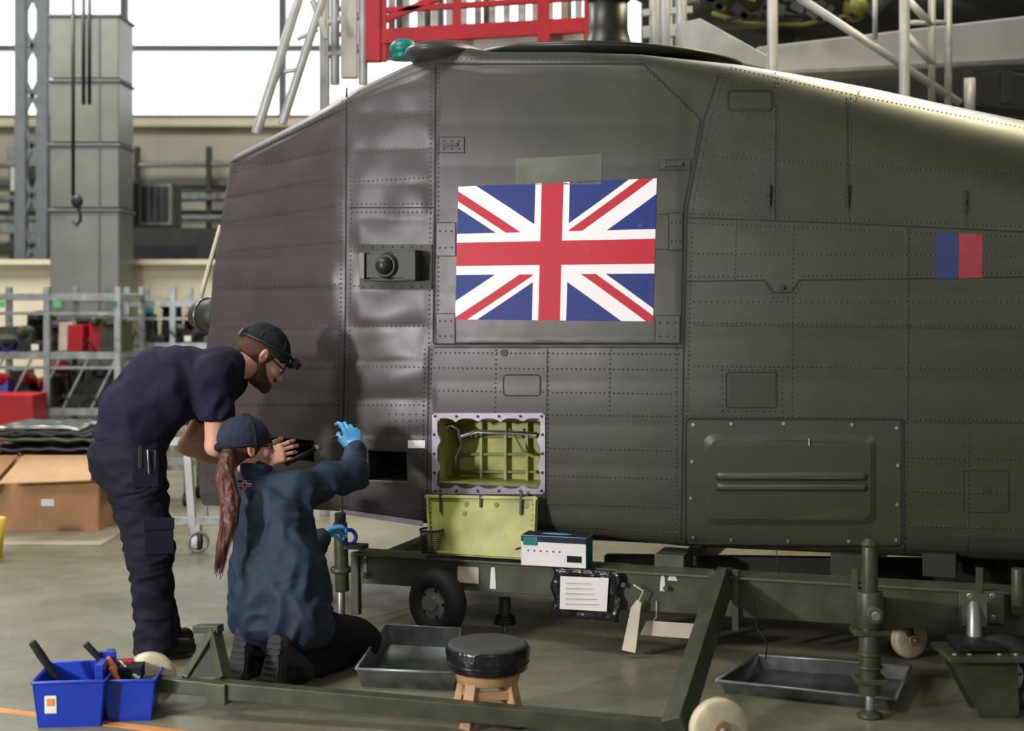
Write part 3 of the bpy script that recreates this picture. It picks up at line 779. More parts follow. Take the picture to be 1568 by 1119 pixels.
for u in(570,760,1010,1300,1560):
    p=PF(u,868+(u-548)*.065,.0); tr.beam(p,p-N*1.5,.09,.09,K)
for u in(1032,1300,1440): 
    p=PF(u,860,-.1); tr.box(p,(.14,.2,.10),'trolley_green_light' if u==1032 else 'olive_dark',FR)
tr.prism([PF(925,850,-.4),PF(1700,860,-.4),PF(1700,935,-.4),PF(925,890,-.4)],-N*.06,'olive_black')  # this board and the next are added, dark fill for shade under the belly
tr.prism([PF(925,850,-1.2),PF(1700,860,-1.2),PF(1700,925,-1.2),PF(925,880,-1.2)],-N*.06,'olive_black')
for u in(1315,1500): tr.beam(PF(u,864,-.3),PF(u+15,905,-.2),.05,.03,'zinc_yellow' if u==1315 else K)
p=PF(521,800,.10); p2=PF(524,905,.10)
tr.cyl(p,p2,.035,K); tr.torus(PF(522,872,.10),Z,.04,.015,K); tr.cyl(PF(521,785,.1),p,.028,K); tr.beam(PF(545,845,.1),PF(546,940,.1),.04,.04,K,up=N)
tr.cyl(PF(522,905,.1),PF(522,1000,.1),.02,'steel')
LG=lambda p,q,w=.09,h=.09: tr.beam(p,q,w,h,K,up=N)
legb=G(1033,1118,.10)
LG(PF(1107,885,.14),legb,.075,.09)
tr.box(PF(1107,882,.12),(.07,.12,.06),K,FR)
fb0=P(345,1055,5.55);fb1=P(1065,1120,5.18)
tr.beam(fb0,fb1,.065,.065,K); tr.beam(P(232,1045,5.62),fb0,.055,.055,K)
tr.beam(fb0+Z*.03-T*.02,fb0-Z*.05-T*.02,.09,.09,K,up=N)
LG(P(330,965,5.75),P(285,1040,5.62),.03,.06); LG(P(328,965,5.75),P(345,1040,5.6),.03,.06)
tr.beam(P(300,962,5.78),P(338,962,5.74),.05,.03,K)
tr.prism([P(290,1038,5.6),P(322,975,5.72),P(350,1035,5.6)],(0,.02,0),'wall_dark')
def cwheel(c,r,w,ax):
    ax=Vector(ax).normalized(); tr.lathe(c-ax*w/2,ax,[(0,r*.35),(0,r*.8),(w*.1,r*.95),(w*.3,r),(w*.7,r),(w*.9,r*.95),(w,r*.8),(w,r*.35)],'cream',seg=36)
    tr.cyl(c-ax*(w/2+.012),c+ax*(w/2+.012),r*.3,'tan',seg=18); tr.cyl(c-ax*(w/2+.025),c+ax*(w/2+.025),r*.12,'steel',seg=12)
cwheel(P(228,1040,5.68),.108,.075,(.35,-.75,.0))
tr.cyl(P(238,1045,5.62),P(222,1030,5.8),.02,K)
cwheel(Vector((P(1100,0,5.05).x,5.05,.108)),.108,.06,(.25,-.95,.05))
cwheel(Vector((P(1392,0,6.45).x,6.45,.09)),.09,.06,(.4,-.9,.0)); tr.cyl(Vector((P(1392,0,6.45).x,6.45,.09)),PF(1392,940,-.1),.02,K)
jx=lambda v:P(1332,v,5.55)
tr.cyl(jx(836),jx(925),.031,K); tr.lathe(jx(836),Z,[(0,.034),(.012,.036),(.022,.022),(.03,.02)],K)
tr.cyl(jx(905),jx(960),.05,K); tr.cyl(jx(958),jx(1062),.042,K); tr.box(jx(966),(.14,.1,.02),K); tr.box(jx(1040),(.12,.1,.02),K)
tr.cyl(jx(1060),jx(1090),.018,'steel'); tr.lathe(Vector((jx(0).x,5.55,0)),Z,[(0,.05),(.012,.05),(.03,.02)],K)
tr.cyl(jx(935)+Vector((0,-.04,0)),jx(935)+Vector((0,-.09,0)),.032,'trolley_green_light'); tr.cyl(jx(935)+Vector((0,-.09,0)),jx(935)+Vector((0,-.10,0)),.018,'steel')
tr.beam(jx(935)+Vector((0,.02,0)),PF(1345,935,.1),.07,.12,K)
for v in(1000,1020): tr.torus(jx(v),Z,.044,.006,K)
def tyre(b,c,R_,w,ax,hubk='hub'):
    ax=Vector(ax).normalized(); b.torus(c,ax,R_-w*.5,w*.5,'rubber',seg=40,sg2=14,sq=1.15)
    b.lathe(c-ax*w*.32,ax,[(0,R_*.25),(0,R_*.55),(w*.15,R_*.6),(w*.5,R_*.6),(w*.64,R_*.55),(w*.64,R_*.25)],hubk,seg=28)
    b.cyl(c-ax*w*.5,c+ax*w*.5,R_*.22,'steel'); 
    for i in range(5):
        e=ax.orthogonal().normalized(); e=Matrix.Rotation(2*math.pi*i/5,3,ax)@e
        for sgn in(-1,1): b.cyl(c+e*R_*.4+ax*sgn*w*.3,c+e*R_*.4+ax*sgn*w*.38,R_*.05,'black',seg=8)
wc_=Vector((P(670,0,6.85).x,6.85,.165)); tyre(tr,wc_,.165,.10,(-.62,-.78,0)); tr.beam(wc_+Vector((.06,.05,0)),PF(690,880,0),.05,.08,K,up=N)
cx=lambda u,v,d=5.6:P(u,v,d)
tr.box(cx(1498,998),(.3,.26,.02),K); tr.box(cx(1490,984),(.16,.16,.03),'black'); tr.cyl(cx(1492,925,5.75),cx(1492,998,5.62),.03,'steel')
for sy in(-.07,.07):
    tr.prism([cx(1446,1003)+Vector((0,sy,0)),cx(1548,1003)+Vector((0,sy,0)),cx(1552,1085)+Vector((0,sy,0)),cx(1510,1125)+Vector((0,sy,0)),cx(1490,1085)+Vector((0,sy,0))],(0,.012,0),K)
w2=P(1535,1100,5.6); w2.z=.155; tyre(tr,w2,.155,.09,(-.15,-1,0))
for u in(1452,1475,1520,1545): tr.cyl(cx(u,992)+Vector((0,-.08,0)),cx(u,998)+Vector((0,-.08,0)),.012,'steel',seg=6)
tr.beam(PF(1492,940,.15),cx(1492,940,5.72),.1,.1,K)
tr.cyl(PF(773,915,-.1),PF(773,945,-.1),.03,K); tr.cyl(PF(773,940,-.1),PF(773,972,-.1),.014,'steel'); tr.torus(PF(773,945,-.1),Z,.045,.008,'black'); tr.torus(PF(773,952,-.1),Z,.05,.008,'black'); tr.cyl(PF(773,968,-.1),PF(773,972,-.1),.045,K)
for u in(1560,1590): tr.cyl(PF(u,870,.2),PF(u,940,.2),.03,K)
tr.done(.004)
# ================================================================= PROPS
def tray(name,c4,h,k='galv_dark'):
    b=B(name); c4=[Vector(c) for c in c4]; cen=sum(c4,Vector())/4
    inn=[cen+(c-cen)*.9 for c in c4]
    for i in range(4):
        a,c=c4[i],c4[(i+1)%4]; ia,ic=inn[i],inn[(i+1)%4]
        b.prism([ia,ic,c+Z*h,a+Z*h],((cen-(a+c)/2).normalized()*.004),k); b.tube([a+Z*h,c+Z*h],.006,'galv')
    b.prism(inn,Z*.004,k)
    return b.done()
tray('drip_tray',[G(545,1055),G(700,1062),G(705,990),G(590,984)],.085)
tray('drip_tray',[G(1097,1062),G(1372,1092),G(1395,1040),G(1160,1022)],.055)
b=B('work_stool'); sc=P(747,986,5.5); zt=sc.z
b.lathe(Vector((sc.x,sc.y,zt-.10)),Z,[(0,.13),(.01,.154),(.045,.160),(.085,.165),(.1,.160)],'blackplastic',seg=40)
b.lathe(Vector((sc.x,sc.y,zt-.003)),Z,[(0,.158),(.008,.152),(.012,.14)],'wall_dark',seg=40)
for i,(v) in enumerate((.03,.055,.07)): b.torus(Vector((sc.x,sc.y,zt-.09+v)),Z+Vector((.03*i,-.02,0)),.159,.004,'blackplastic')
b.lathe(Vector((sc.x,sc.y,zt-.14)),Z,[(0,.12),(.05,.13)],'wood',seg=32)
for a in(45,135,225,315):
    e=Vector((math.cos(math.radians(a+12)),math.sin(math.radians(a+12)),0)); t_=Vector((sc.x,sc.y,zt-.12))+e*.1; bt=Vector((sc.x,sc.y,0))+e*.145
    b.beam(t_,bt,.05,.035,'wood',up=e)
for a in(0,90,180,270):
    e1=Vector((math.cos(math.radians(a+57)),math.sin(math.radians(a+57)),0)); e0=Vector((math.cos(math.radians(a-33)),math.sin(math.radians(a-33)),0))
    c_=Vector((sc.x,sc.y,.12)); b.beam(c_+e0*.125,c_+e1*.125,.02,.035,'wood')
b.done(.004)
b=B('glove_box'); g0=PF(803,864,.10);g1=PF(903,866,.10)
Rg=rotz(-ang+.05); c_=(g0+g1)/2+Vector((0,-.02,.078)); 
b.box(c_,(.31,.13,.14),'paper',Rg); b.box(c_+Z*.0705,(.308,.128,.002),'cap_grey',Rg)
b.box(c_+Rg@Vector((-.11,-.067,.045)),(.07,.003,.04),'teal',Rg); b.box(c_+Z*.055+Rg@Vector((0,-.0655,0)),(.31,.002,.028),'cap_navy',Rg); b.box(c_+Rg@Vector((.1,-.067,-.03)),(.07,.002,.03),'cap_grey',Rg); b.sph(c_+Z*.07,(.08,.02,.004),'glove',Rg)
for i in range(6): b.box(c_+Rg@Vector((-.12+.03*i,-.067,.0)),(.008,.002,.006),'cap_grey',Rg)
b.box(c_+Rg@Vector((.1555,0,0)),(.002,.128,.138),'teal',Rg); b.done(.002)
b=B('mesh_pencil_cup'); mc=PF(661,850,.09); mc.z=PF(661,846,.1).z
for t in np.linspace(0,.11,12): b.torus(mc+Z*float(t),Z,.045+.012*float(t)/.11,.0017,'black',seg=24,sg2=5)
for i in range(32):
    e=Vector((math.cos(i*math.pi/16),math.sin(i*math.pi/16),0)); b.tube([mc+e*.045,mc+e*.057+Z*.11],.0016,'black',seg=5)
b.torus(mc+Z*.11,Z,.057,.005,'black'); b.lathe(mc,Z,[(0,.045),(.004,.045)],'black'); b.done()
b=B('document_pouch')
rows=[]
for i in range(13):
    rows.append([PF(846+104*j/18+3*math.sin(i),868+ (9*j/18)+75*i/12+4*noise.noise(Vector((j*.5,3,0)))*(i/12),.175+.010*noise.noise(Vector((j*.6,i*.6,2)))) for j in range(19)])
b.grid(rows,'blackplastic'); 
b.prism([PF(858,882,.195),PF(932,885,.195),PF(929,936,.195),PF(857,932,.195)],-N*.003,'paper')
for i in range(5): b.prism([PF(866,892+i*8,.197),PF(905+i*3,893+i*8,.197),PF(905+i*3,894+i*8,.197),PF(866,893+i*8,.197)],-N*.001,'frame_grey')
o=b.done(); md=o.modifiers.new('s','SOLIDIFY'); md.thickness=.004
b=B('cloth_tag'); b.prism([PF(975,918,.2),PF(982,922,.2),PF(973,1000,.2),PF(952,995,.2),PF(966,930,.2)],-N*.006,'cloth'); b.tube([PF(978,920,.2),PF(985,905,.2),PF(970,895,.19)],.004,'cloth'); b.done(.002)
b=B('paper_label'); b.prism([PF(990,950,.12),PF(1070,955,.12),PF(1062,978,.12),PF(980,972,.12)],-N*.002,'cloth'); b.tube([PF(1000,950,.12),PF(1005,945,.16),PF(1005,920,.16)],.002,'cloth'); b.done()
b=B('hanging_wire'); b.tube([PF(1155,915,.2),PF(1158,960,.3),PF(1175,985,.4),PF(1172,1010,.4)],.003,'black'); b.tube([PF(1188,835,.1),PF(1193,880,.15)],.002,'black'); b.done()
b=B('work_torch'); b.cyl(PF(706,850,.08),PF(742,851,.08),.008,'black'); b.done()
b=B('blue_hose'); b.torus(PF(535,822,.13),(.5,-.8,.2),.035,.010,'blue_plastic',seg=20); b.box(PF(545,836,.12),(.1,.08,.02),K,FR); b.done()
b=B('tool_caddy'); cp=G(140,1108); 
Rc=rotz(.10)
def cb(x,y,z): return Vector((cp.x,cp.y+.12,0))+Rc@Vector((x,y,z))
def opentub(x0,x1,y0,y1,h,t=.008):
    fl_=.018
    q0=[cb(x0,y0,0),cb(x1,y0,0),cb(x1,y1,0),cb(x0,y1,0)]; q1=[cb(x0-fl_,y0-fl_,h),cb(x1+fl_,y0-fl_,h),cb(x1+fl_,y1+fl_,h),cb(x0-fl_,y1+fl_,h)]
    cen=sum(q0,Vector())/4
    for i in range(4):
        j=(i+1)%4; inn=(cen-(q0[i]+q0[j])/2).normalized()*t
        b.prism([q0[i],q0[j],q1[j],q1[i]],inn,'blue_plastic'); b.tube([q1[i],q1[j]],.007,'blue_plastic')
    b.prism(q0,Z*.01,'blue_plastic')
opentub(-.205,.03,-.15,.12,.175); opentub(.045,.21,-.10,.12,.16)
b.prism([cb(-.02,-.02,.16),cb(.07,-.02,.16),cb(.06,-.02,.25),cb(-.01,-.02,.25)],Rc@Vector((0,.02,0)),'blue_plastic'); b.beam(cb(.02,-.14,.2),cb(.02,.12,.2),.03,.06,'blue_plastic')
b.tube([cb(-.11,0,.05),cb(-.17,-.01,.16),cb(-.22,-.02,.24),cb(-.255,-.03,.30)],[.012,.014,.018,.016],'black'); b.tube([cb(.05,-.02,.1),cb(.0,-.03,.23),cb(-.05,-.04,.29)],[.01,.014,.014],'black'); b.tube([cb(.08,-.03,.15),cb(.03,-.03,.23)],.014,'orange'); b.tube([cb(.1,-.05,.1),cb(.05,-.06,.2)],.012,'orange')
b.box(cb(.12,0,.17),(.09,.1,.05),'cap_grey',Rc); b.tube([cb(.16,-.05,.15),cb(.1,-.03,.19),cb(.07,.02,.2)],.01,'steel'); b.box(cb(.09,.03,.19),(.06,.05,.03),'red_paint',Rc)
b.box(cb(-.155,-.162,.09),(.045,.004,.07),'paper',Rc@Matrix.Rotation(.1,3,'X')); b.box(cb(-.155,-.165,.1),(.03,.004,.03),'line_orange',Rc@Matrix.Rotation(.1,3,'X'))
b.done(.004)
# ================================================================= PEOPLE
def headframe(fwd,up):
    f=Vector(fwd).normalized(); up=Vector(up); l=up.cross(f).normalized(); u=f.cross(l)
    return Matrix((f,l,u)).transposed()
def X4(c,R_,s=1.0): return Matrix.Translation(c)@R_.to_4x4()@Matrix.Scale(s,4)
def make_head(par,c,R_,s,beard=False,hair='hair_brown'):
    X=X4(c,R_,s)
    pr=[s_ell((-.012,0,.035),(.100,.076,.085)),(s_ell((.032,0,-.022),(.062,.058,.085)),.03),(s_ell((.040,0,-.075),(.048,.046,.036)),.03),(s_ell((.082,0,-.098),(.016,.020,.015)),.02),
        (s_cone((.088,0,.010),(.112,0,-.030),.007,.012),.012),(s_ell((.100,.011,-.034),(.012,.008,.007)),.006),(s_ell((.100,-.011,-.034),(.012,.008,.007)),.006),
        (s_cone((.083,-.034,.018),(.083,.034,.018),.013,.013),.015),(s_cone((.092,-.018,-.060),(.092,.018,-.060),.007,.007),.008),(s_cone((.091,-.015,-.068),(.091,.015,-.068),.007,.007),.006),
        (s_ell((.062,.045,-.028),(.025,.02,.02)),.02),(s_ell((.062,-.045,-.028),(.025,.02,.02)),.02)]
    for sy in(1,-1):
        Re=np.array(Matrix.Rotation(-.25*sy,3,'Z')@Matrix.Rotation(-.15,3,'Y'))
        pr.append((s_ell((-.012,.080*sy,-.005),(.019,.008,.032),Re),.006))
    subs=[(s_ell((.105,.033,-.002),(.020,.016,.012)),.01),(s_ell((.105,-.033,-.002),(.020,.016,.012)),.01),(s_ell((-.008,.09,-.004),(.010,.008,.02)),.004),(s_ell((-.008,-.09,-.004),(.010,.008,.02)),.004)]
    net('head',field(pr,.02,subs=subs),(-.13,-.11,-.13),(.14,.11,.14),.0042,'skin',par,xf=X,smooth=1)
    b=B('eyes')
    for sy in(1,-1):
        b.sph(X@Vector((.083,.033*sy,-.002)),.0125*s,'eyewhite',seg=14); b.sph(X@Vector((.0915,.033*sy,-.003)),.006*s,'iris',seg=10)
        b.sph(X@Vector((.082,.033*sy,.003)),(.0145*s,.0145*s,.011*s),'skin',R=R_,seg=14)
        b.tube([X@Vector((.098,.018*sy,.018)),X@Vector((.097,.035*sy,.023)),X@Vector((.085,.052*sy,.017))],.004*s,hair,seg=6)
    b.tube([X@Vector((.0985,-.02,-.064)),X@Vector((.1005,0,-.064)),X@Vector((.0985,.02,-.064))],.003*s,'lip',seg=6)
    b.done(0,par)
    g=B('glasses')
    for sy in(1,-1):
        pts=[X@(Vector((.106-.012*(abs(.033+.024*math.cos(t)))/.05,(.033+.024*math.cos(t))*sy,-.004+.017*math.sin(t)))) for t in np.linspace(0,2*math.pi,16,endpoint=False)]
        g.tube(pts,.0022*s,'black',seg=6,close=True)
        g.tube([X@Vector((.092,.057*sy,.002)),X@Vector((.04,.078*sy,.004)),X@Vector((-.015,.083*sy,.008))],.0026*s,'black',seg=6)
    g.tube([X@Vector((.107,-.01,0)),X@Vector((.107,.01,0))],.0022*s,'black',seg=6)
    g.done(0,par)
    if beard:
        bp_=[s_ell((.040,0,-.078),(.056,.054,.040)),(s_ell((.084,0,-.098),(.022,.026,.022)),.02),(s_cone((.0,.066,-.03),(.045,.048,-.085),.016,.02),.02),(s_cone((.0,-.066,-.03),(.045,-.048,-.085),.016,.02),.02),(s_cone((.094,-.022,-.052),(.094,.022,-.052),.009,.009),.008)]
        net('beard',field(bp_,.02,cuts=[((.0,0,-.028),(-.15,0,1))],subs=[(s_ell((.108,0,-.064),(.016,.018,.006)),.004)]),(-.05,-.1,-.14),(.13,.1,.0),.004,'beard',par,xf=X,smooth=1,disp=lambda c:.003*noise.noise(c*120))
    return X
def capseams(par,X,s,k):
    b=B('cap_panels')
    for a in np.arange(0,math.pi,math.pi/3):
        pts=[X@Vector((-.013+.111*math.cos(a)*math.cos(t),.0885*math.sin(a)*math.cos(t),.040+.0885*math.sin(t))) for t in np.linspace(.1,math.pi-.1,20)]
        b.tube(pts,.0022*s,k,seg=5)
    b.sph(X@Vector((-.013,0,.131)),.008*s,k,seg=10); b.done(0,par)
def hand(par,name,wrist,fdir,palm,thumb_side,k,curl=(.5,.55,.6,.7),s=1.0,spread=.08,thumbcurl=.4):
    f=Vector(fdir).normalized(); pn=Vector(palm); pn=(pn-f*pn.dot(f)).normalized(); sd=f.cross(pn)*thumb_side
    R_=Matrix((f,sd,pn)).transposed()
    X=Matrix.Translation(wrist)@R_.to_4x4()@Matrix.Scale(s,4)
    pr=[s_cone((0,0,0),(.02,0,0),.026,.028,(0,1,0),1.15),(s_cone((.02,.0,0),(.085,0,0),.0155,.014,(0,1,0),2.6),.012),(s_cone((.02,.018,.006),(.05,.03,.01),.016,.013),.012)]
    Ls=[(.040,.025,.020),(.045,.029,.022),(.041,.027,.021),(.032,.020,.018)]; ys=[.030,.010,-.011,-.031]; xs=[.088,.093,.088,.080]
    allp=[Vector((0,0,0))]
    for i in range(4):
        p=Vector((xs[i],ys[i],0)); yaw=spread*(1.5-i); a=0; r=(.0095,.0092,.0088,.0078)[i]
        pr.append((s_cone((.05,ys[i]*.7,0),p,.012,r+.001),.006))
        for j,l in enumerate(Ls[i]):
            a+=curl[i]*(.8,1.0,.7)[j]
            d=Vector((math.cos(a)*math.cos(yaw),math.cos(a)*math.sin(yaw),math.sin(a))); q=p+d*l
            pr.append((s_cone(p,q,r-.0005*j,r-.0007*(j+1)),.0035)); p=q; allp.append(p.copy())
    p=Vector((.028,.034,.008)); a=.75
    for j,l in enumerate((.036,.032,.026)):
        a-=thumbcurl*.5; d=Vector((math.cos(a),math.sin(a),.35+.25*j)).normalized(); q=p+d*l
        pr.append((s_cone(p,q,.0125-.001*j,.0115-.001*j),.005)); p=q; allp.append(p.copy())
    lo,hi=bounds(allp+[Vector((.1,.04,0)),Vector((0,-.05,-.03))],.03)
    net(name,field(pr,.01),lo,hi,.0034,k,par,xf=X,smooth=1)
    return X
# ---------- MAN
man=empty('male_technician')
fw=Vector((.90,.43,0)).normalized(); Rt=Vector((fw.y,-fw.x,0))
pel=P(200,692,6.5)
hR=pel+Rt*.09-Z*.02; hL=pel-Rt*.09-Z*.02
kR=P(230,842,6.40);kL=P(226,838,6.62); aR=P(238,978,6.42); aL=P(243,966,6.60)
pr=[s_cone(pel+Z*.06-fw*.02,pel-Z*.02-fw*.02,.155,.165,Rt,1.12),(s_cone(hR,kR,.132,.095),.04),(s_cone(hL,kL,.132,.095),.04),(s_cone(kR,aR,.095,.078),.03),(s_cone(kL,aL,.095,.078),.03),
    (s_cone(aR+Z*.06,aR-Z*.035,.083,.090),.02),(s_cone(aL+Z*.06,aL-Z*.035,.083,.09),.02),
    (s_cone(P(213,705,6.33),P(222,745,6.32),.035,.04,fw,1.8),.01),(s_cone(P(238,800,6.33),P(242,850,6.33),.03,.03,fw,2.0),.012)]
lo,hi=bounds([pel,hR,hL,kR,kL,aR,aL],.28)
f1=folds(7,.028,(1,1,1.8),1)
def dman(c): return f1(c)*(.5+.5*min(1,abs(c.z-.9)/.1))
net('trousers',field(pr,.03,cuts=[(P(200,662,6.5),(-.30,0,1)),((0,0,.035),(0,0,-1))]),lo,hi,.0095,'navy_trouser',man,disp=dman)
b=B('trouser_pockets')
b.box(P(222,718,6.29),(.115,.03,.16),'navy_trouser',rotz(.35),tx=.95); b.box(P(215,700,6.275),(.018,.02,.1),'black',rotz(.3)); b.cyl(P(226,688,6.27),P(228,726,6.27),.004,'steel',r2=.003); b.cyl(P(238,688,6.27),P(238,722,6.27),.005,'black')
b.box(P(243,822,6.30),(.13,.03,.15),'navy_trouser',rotz(.35),tx=.95); b.box(P(243,802,6.283),(.135,.015,.05),'navy_trouser',rotz(.35))
b.done(.010,man)
sR=P(330,574,6.46);sL=P(348,580,6.82)
eR=P(330,682,6.50);wR=P(402,703,6.72);eL=P(288,682,6.86);wL=P(372,712,6.94)
pr=[s_cone(P(200,675,6.5),P(212,635,6.51),.165,.165,Rt,1.10),(s_cone(P(212,635,6.51),P(252,592,6.56),.165,.172,Rt,1.15),.05),(s_cone(P(252,592,6.56),P(318,578,6.64),.172,.138,Rt,1.2),.05),
    (s_cone(sR,sL,.087,.087),.05),(s_cone(P(318,578,6.64),P(352,558,6.67),.122,.077),.05)]
sl=[s_cone(sR,lerp(sR,eR,.6),.083,.084),s_cone(sL,lerp(sL,eL,.6),.078,.08)]
lo,hi=bounds([pel,sR,sL,P(250,592,6.55),lerp(sR,eR,.7),lerp(sL,eL,.7)],.24)
f2=folds(6,.022,(1.3,1,1),2)
F0=field(pr,.04)
def Fshirt(p):
    d=F0(p)
    d=np.maximum(d,(p-A3(P(200,682,6.5)))@A3(Vector((-.25,0,-1)).normalized()))
    for (q,e0,n_) in ((sl[0],eR,sR),(sl[1],eL,sL)):
        ax_=(e0-n_).normalized(); cutp=lerp(n_,e0,.60)
        d=smin(d,np.maximum(q(p),(p-A3(cutp))@A3(ax_)),.035)
    return d
net('tshirt',Fshirt,lo,hi,.0095,'navy_shirt',man,disp=f2)
hc=P(402,546,6.76)
for nm,s0,e0,w0 in(('arm_near',sR,eR,wR),('arm_far',sL,eL,wL)):
    pr=[s_cone(s0,e0,.058,.047),(s_cone(e0,lerp(e0,w0,.35),.046,.050),.02),(s_cone(lerp(e0,w0,.35),w0,.05,.030),.02)]
    lo,hi=bounds([s0,e0,w0],.1); net(nm,field(pr,.02),lo,hi,.007,'skin',man)
nb=P(345,560,6.66)
lo,hi=bounds([nb,hc],.12); net('neck',field([s_cone(nb,hc+Vector((-.03,-.01,-.04)),.068,.062)],.02),lo,hi,.008,'skin',man)
net('collar',field([s_cone(P(354,556,6.675),P(361,553,6.69),.073,.070)],.01,cuts=[(P(362,552,6.69),(1,.1,.35))]),*bounds([P(357,556,6.68)],.11),.006,'navy_shirt',man)
hf=Vector((.74,.28,-.60)); Rh=headframe(hf,Vector((.52,.25,.8)))
X=make_head(man,hc,Rh,1.16,beard=True,hair='beard')
net('cap',field([s_ell((-.012,0,.038),(.109,.086,.090)),(s_ell((-.02,0,.075),(.085,.07,.052)),.02),(s_ell((.088,0,.036),(.044,.055,.010)),.015)],.02,cuts=[((.02,0,.022),(-.12,0,-1))]),(-.14,-.11,-.02),(.15,.11,.15),.0042,'cap_grey',man,xf=X,smooth=1,disp=lambda c:.002*noise.noise(c*40))
capseams(man,X,1.13,'black')
net('hair',field([s_ell((-.02,0,.02),(.100,.081,.082))],.02,cuts=[((.03,0,0),(1,0,-.3)),((0,0,-.045),(0,0,-1))],subs=[(s_ell((-.008,.085,-.004),(.025,.012,.032)),.006),(s_ell((-.008,-.085,-.004),(.025,.012,.032)),.006)]),(-.14,-.1,-.08),(.08,.1,.12),.0045,'beard',man,xf=X,smooth=1)
b=B('headlamp')
pts=[X@Vector((-.012+.112*math.cos(t),.089*math.sin(t),.045+.02*math.cos(t))) for t in np.linspace(0,2*math.pi,28,endpoint=False)]
b.tube(pts,.008,'black',close=True)
b.box(X@Vector((.120,0,.058)),(.03,.06,.04),'black',Rh); b.cyl(X@Vector((.13,0,.058)),X@Vector((.15,0,.053)),.018,'black'); b.cyl(X@Vector((.15,0,.053)),X@Vector((.152,0,.053)),.014,'galv')
b.box(X@Vector((-.122,0,.03)),(.03,.06,.04),'black',Rh)
b.done(.004,man)
def shoe(par,name,ank,dirv,k='boot'):
    d=Vector(dirv).normalized(); h=Vector((ank.x,ank.y,.0))
    heel=h-d*.06+Z*.05; toe=h+d*.15+Z*.036
    net(name,field([s_cone(heel,h+d*.05+Z*.05,.043,.045),(s_cone(h+d*.05+Z*.045,toe,.045,.040,d.cross(Z),1.15),.03),(s_cone(h-d*.02+Z*.06,h-d*.02+Z*.14,.05,.05),.03)],.03,cuts=[((0,0,.012),(0,0,-1))]),*bounds([heel,toe,h+Z*.15],.08),.007,k,par)
    b=B(name+'_sole'); pts=[]
    sd=d.cross(Z)
    for t,w in((-.105,.02),(-.09,.036),(-.03,.038),(.04,.042),(.11,.050),(.16,.046),(.19,.025)): pts.append((t,w))
    poly=[h+d*t+sd*w for t,w in pts]+[h+d*t-sd*w for t,w in pts[::-1]]
    b.prism(poly,Z*.02,'sole'); b.done(.004,par)
shoe(man,'shoe_near',aR,(.75,.5,0)); shoe(man,'shoe_far',aL,(.6,.75,0))
hand(man,'hand_near',wR,(.90,.15,.30),(-.1,1,-.2),1,'skin',curl=(.45,.5,.55,.6),s=1.1)
hand(man,'hand_far',wL,(.95,.1,.1),(0,-1,.1),-1,'skin',curl=(.4,.5,.55,.6),s=1.05)
b=B('hand_torch'); hp=P(452,705,6.85); b.cyl(hp+Vector((-.05,0,-.02)),hp+Vector((.09,.05,.05)),.011,'black'); b.cyl(hp+Vector((.09,.05,.05)),hp+Vector((.11,.06,.06)),.015,'steel'); b.done(0,man)
# ---------- WOMAN
wo=empty('female_technician')
wf=Vector((.64,.77,0)).normalized(); wr=Vector((wf.y,-wf.x,0))
wp=P(432,940,6.12)
neck=P(392,728,6.30); sRw=P(456,748,6.27); sLw=P(372,768,6.42)
kRw=P(553,978,6.38); kLw=P(505,985,6.58)
fRw=P(436,1045,5.93); fLw=P(385,1032,6.08)
eW=P(541,724,6.47); wW=P(545,686,6.72)
pq=wp-Z*.05
pr=[s_cone(pq-wr*.05,pq+wr*.05,.125,.125),(s_cone(pq+wr*.10,kRw,.105,.086),.05),(s_cone(pq-wr*.08,kLw,.105,.086),.05),(s_cone(kRw-Z*.03,fRw+Z*.03,.075,.055),.03),(s_cone(kLw-Z*.03,fLw+Z*.03,.075,.055),.03)]
lo,hi=bounds([wp,kRw,kLw,fRw,fLw],.22)
net('trousers',field(pr,.03,cuts=[((0,0,.02),(0,0,-1)),(wp+Z*.04,(0,0,1))]),lo,hi,.0105,'trouser_black',wo,disp=folds(8,.014,(1,1,1),4))
def kboot(name,f,dirv):
    d=Vector(dirv).normalized(); heel=f+Z*.02-d*.02
    toe=heel+Vector((-.02,-.03,0)); toe.z=.045; heel.z=.19
    net(name,field([s_cone(heel,toe,.040,.042,wr,1.1),(s_cone(toe,toe+Vector((.03,.06,0)),.040,.035,wr,1.15),.02),(s_cone(heel,f+d*.1+Z*.03,.046,.05),.03)],.02,cuts=[((0,0,.004),(0,0,-1))]),*bounds([heel,toe,f+d*.1],.1),.007,'boot',wo)
    b=B(name+'_sole'); ax_=(heel-toe).normalized(); back=Vector((-.45,-.89,.1)).normalized(); sd=ax_.cross(back).normalized(); back=sd.cross(ax_).normalized()
    if back.y>0: back=-back
    c0=toe-ax_*.03+back*.037
    prof=[(-.0,.032),(.04,.044),(.09,.040),(.13,.032),(.17,.036),(.205,.032),(.22,.018)]
    poly=[c0+ax_*t+sd*w for t,w in prof]+[c0+ax_*t-sd*w for t,w in prof[::-1]]
    b.prism(poly,back*.014,'sole')
    for t in np.arange(.015,.21,.025): b.beam(c0+ax_*float(t)+back*.016-sd*.032,c0+ax_*float(t)+back*.016+sd*.032,.008,.008,'sole',up=back)
    b.done(.003,wo)
kboot('boot_right',fRw,wf); kboot('boot_left',fLw,wf)
chest=P(418,792,6.27)
eLw=P(468,850,6.60); wLw=P(490,822,6.70)
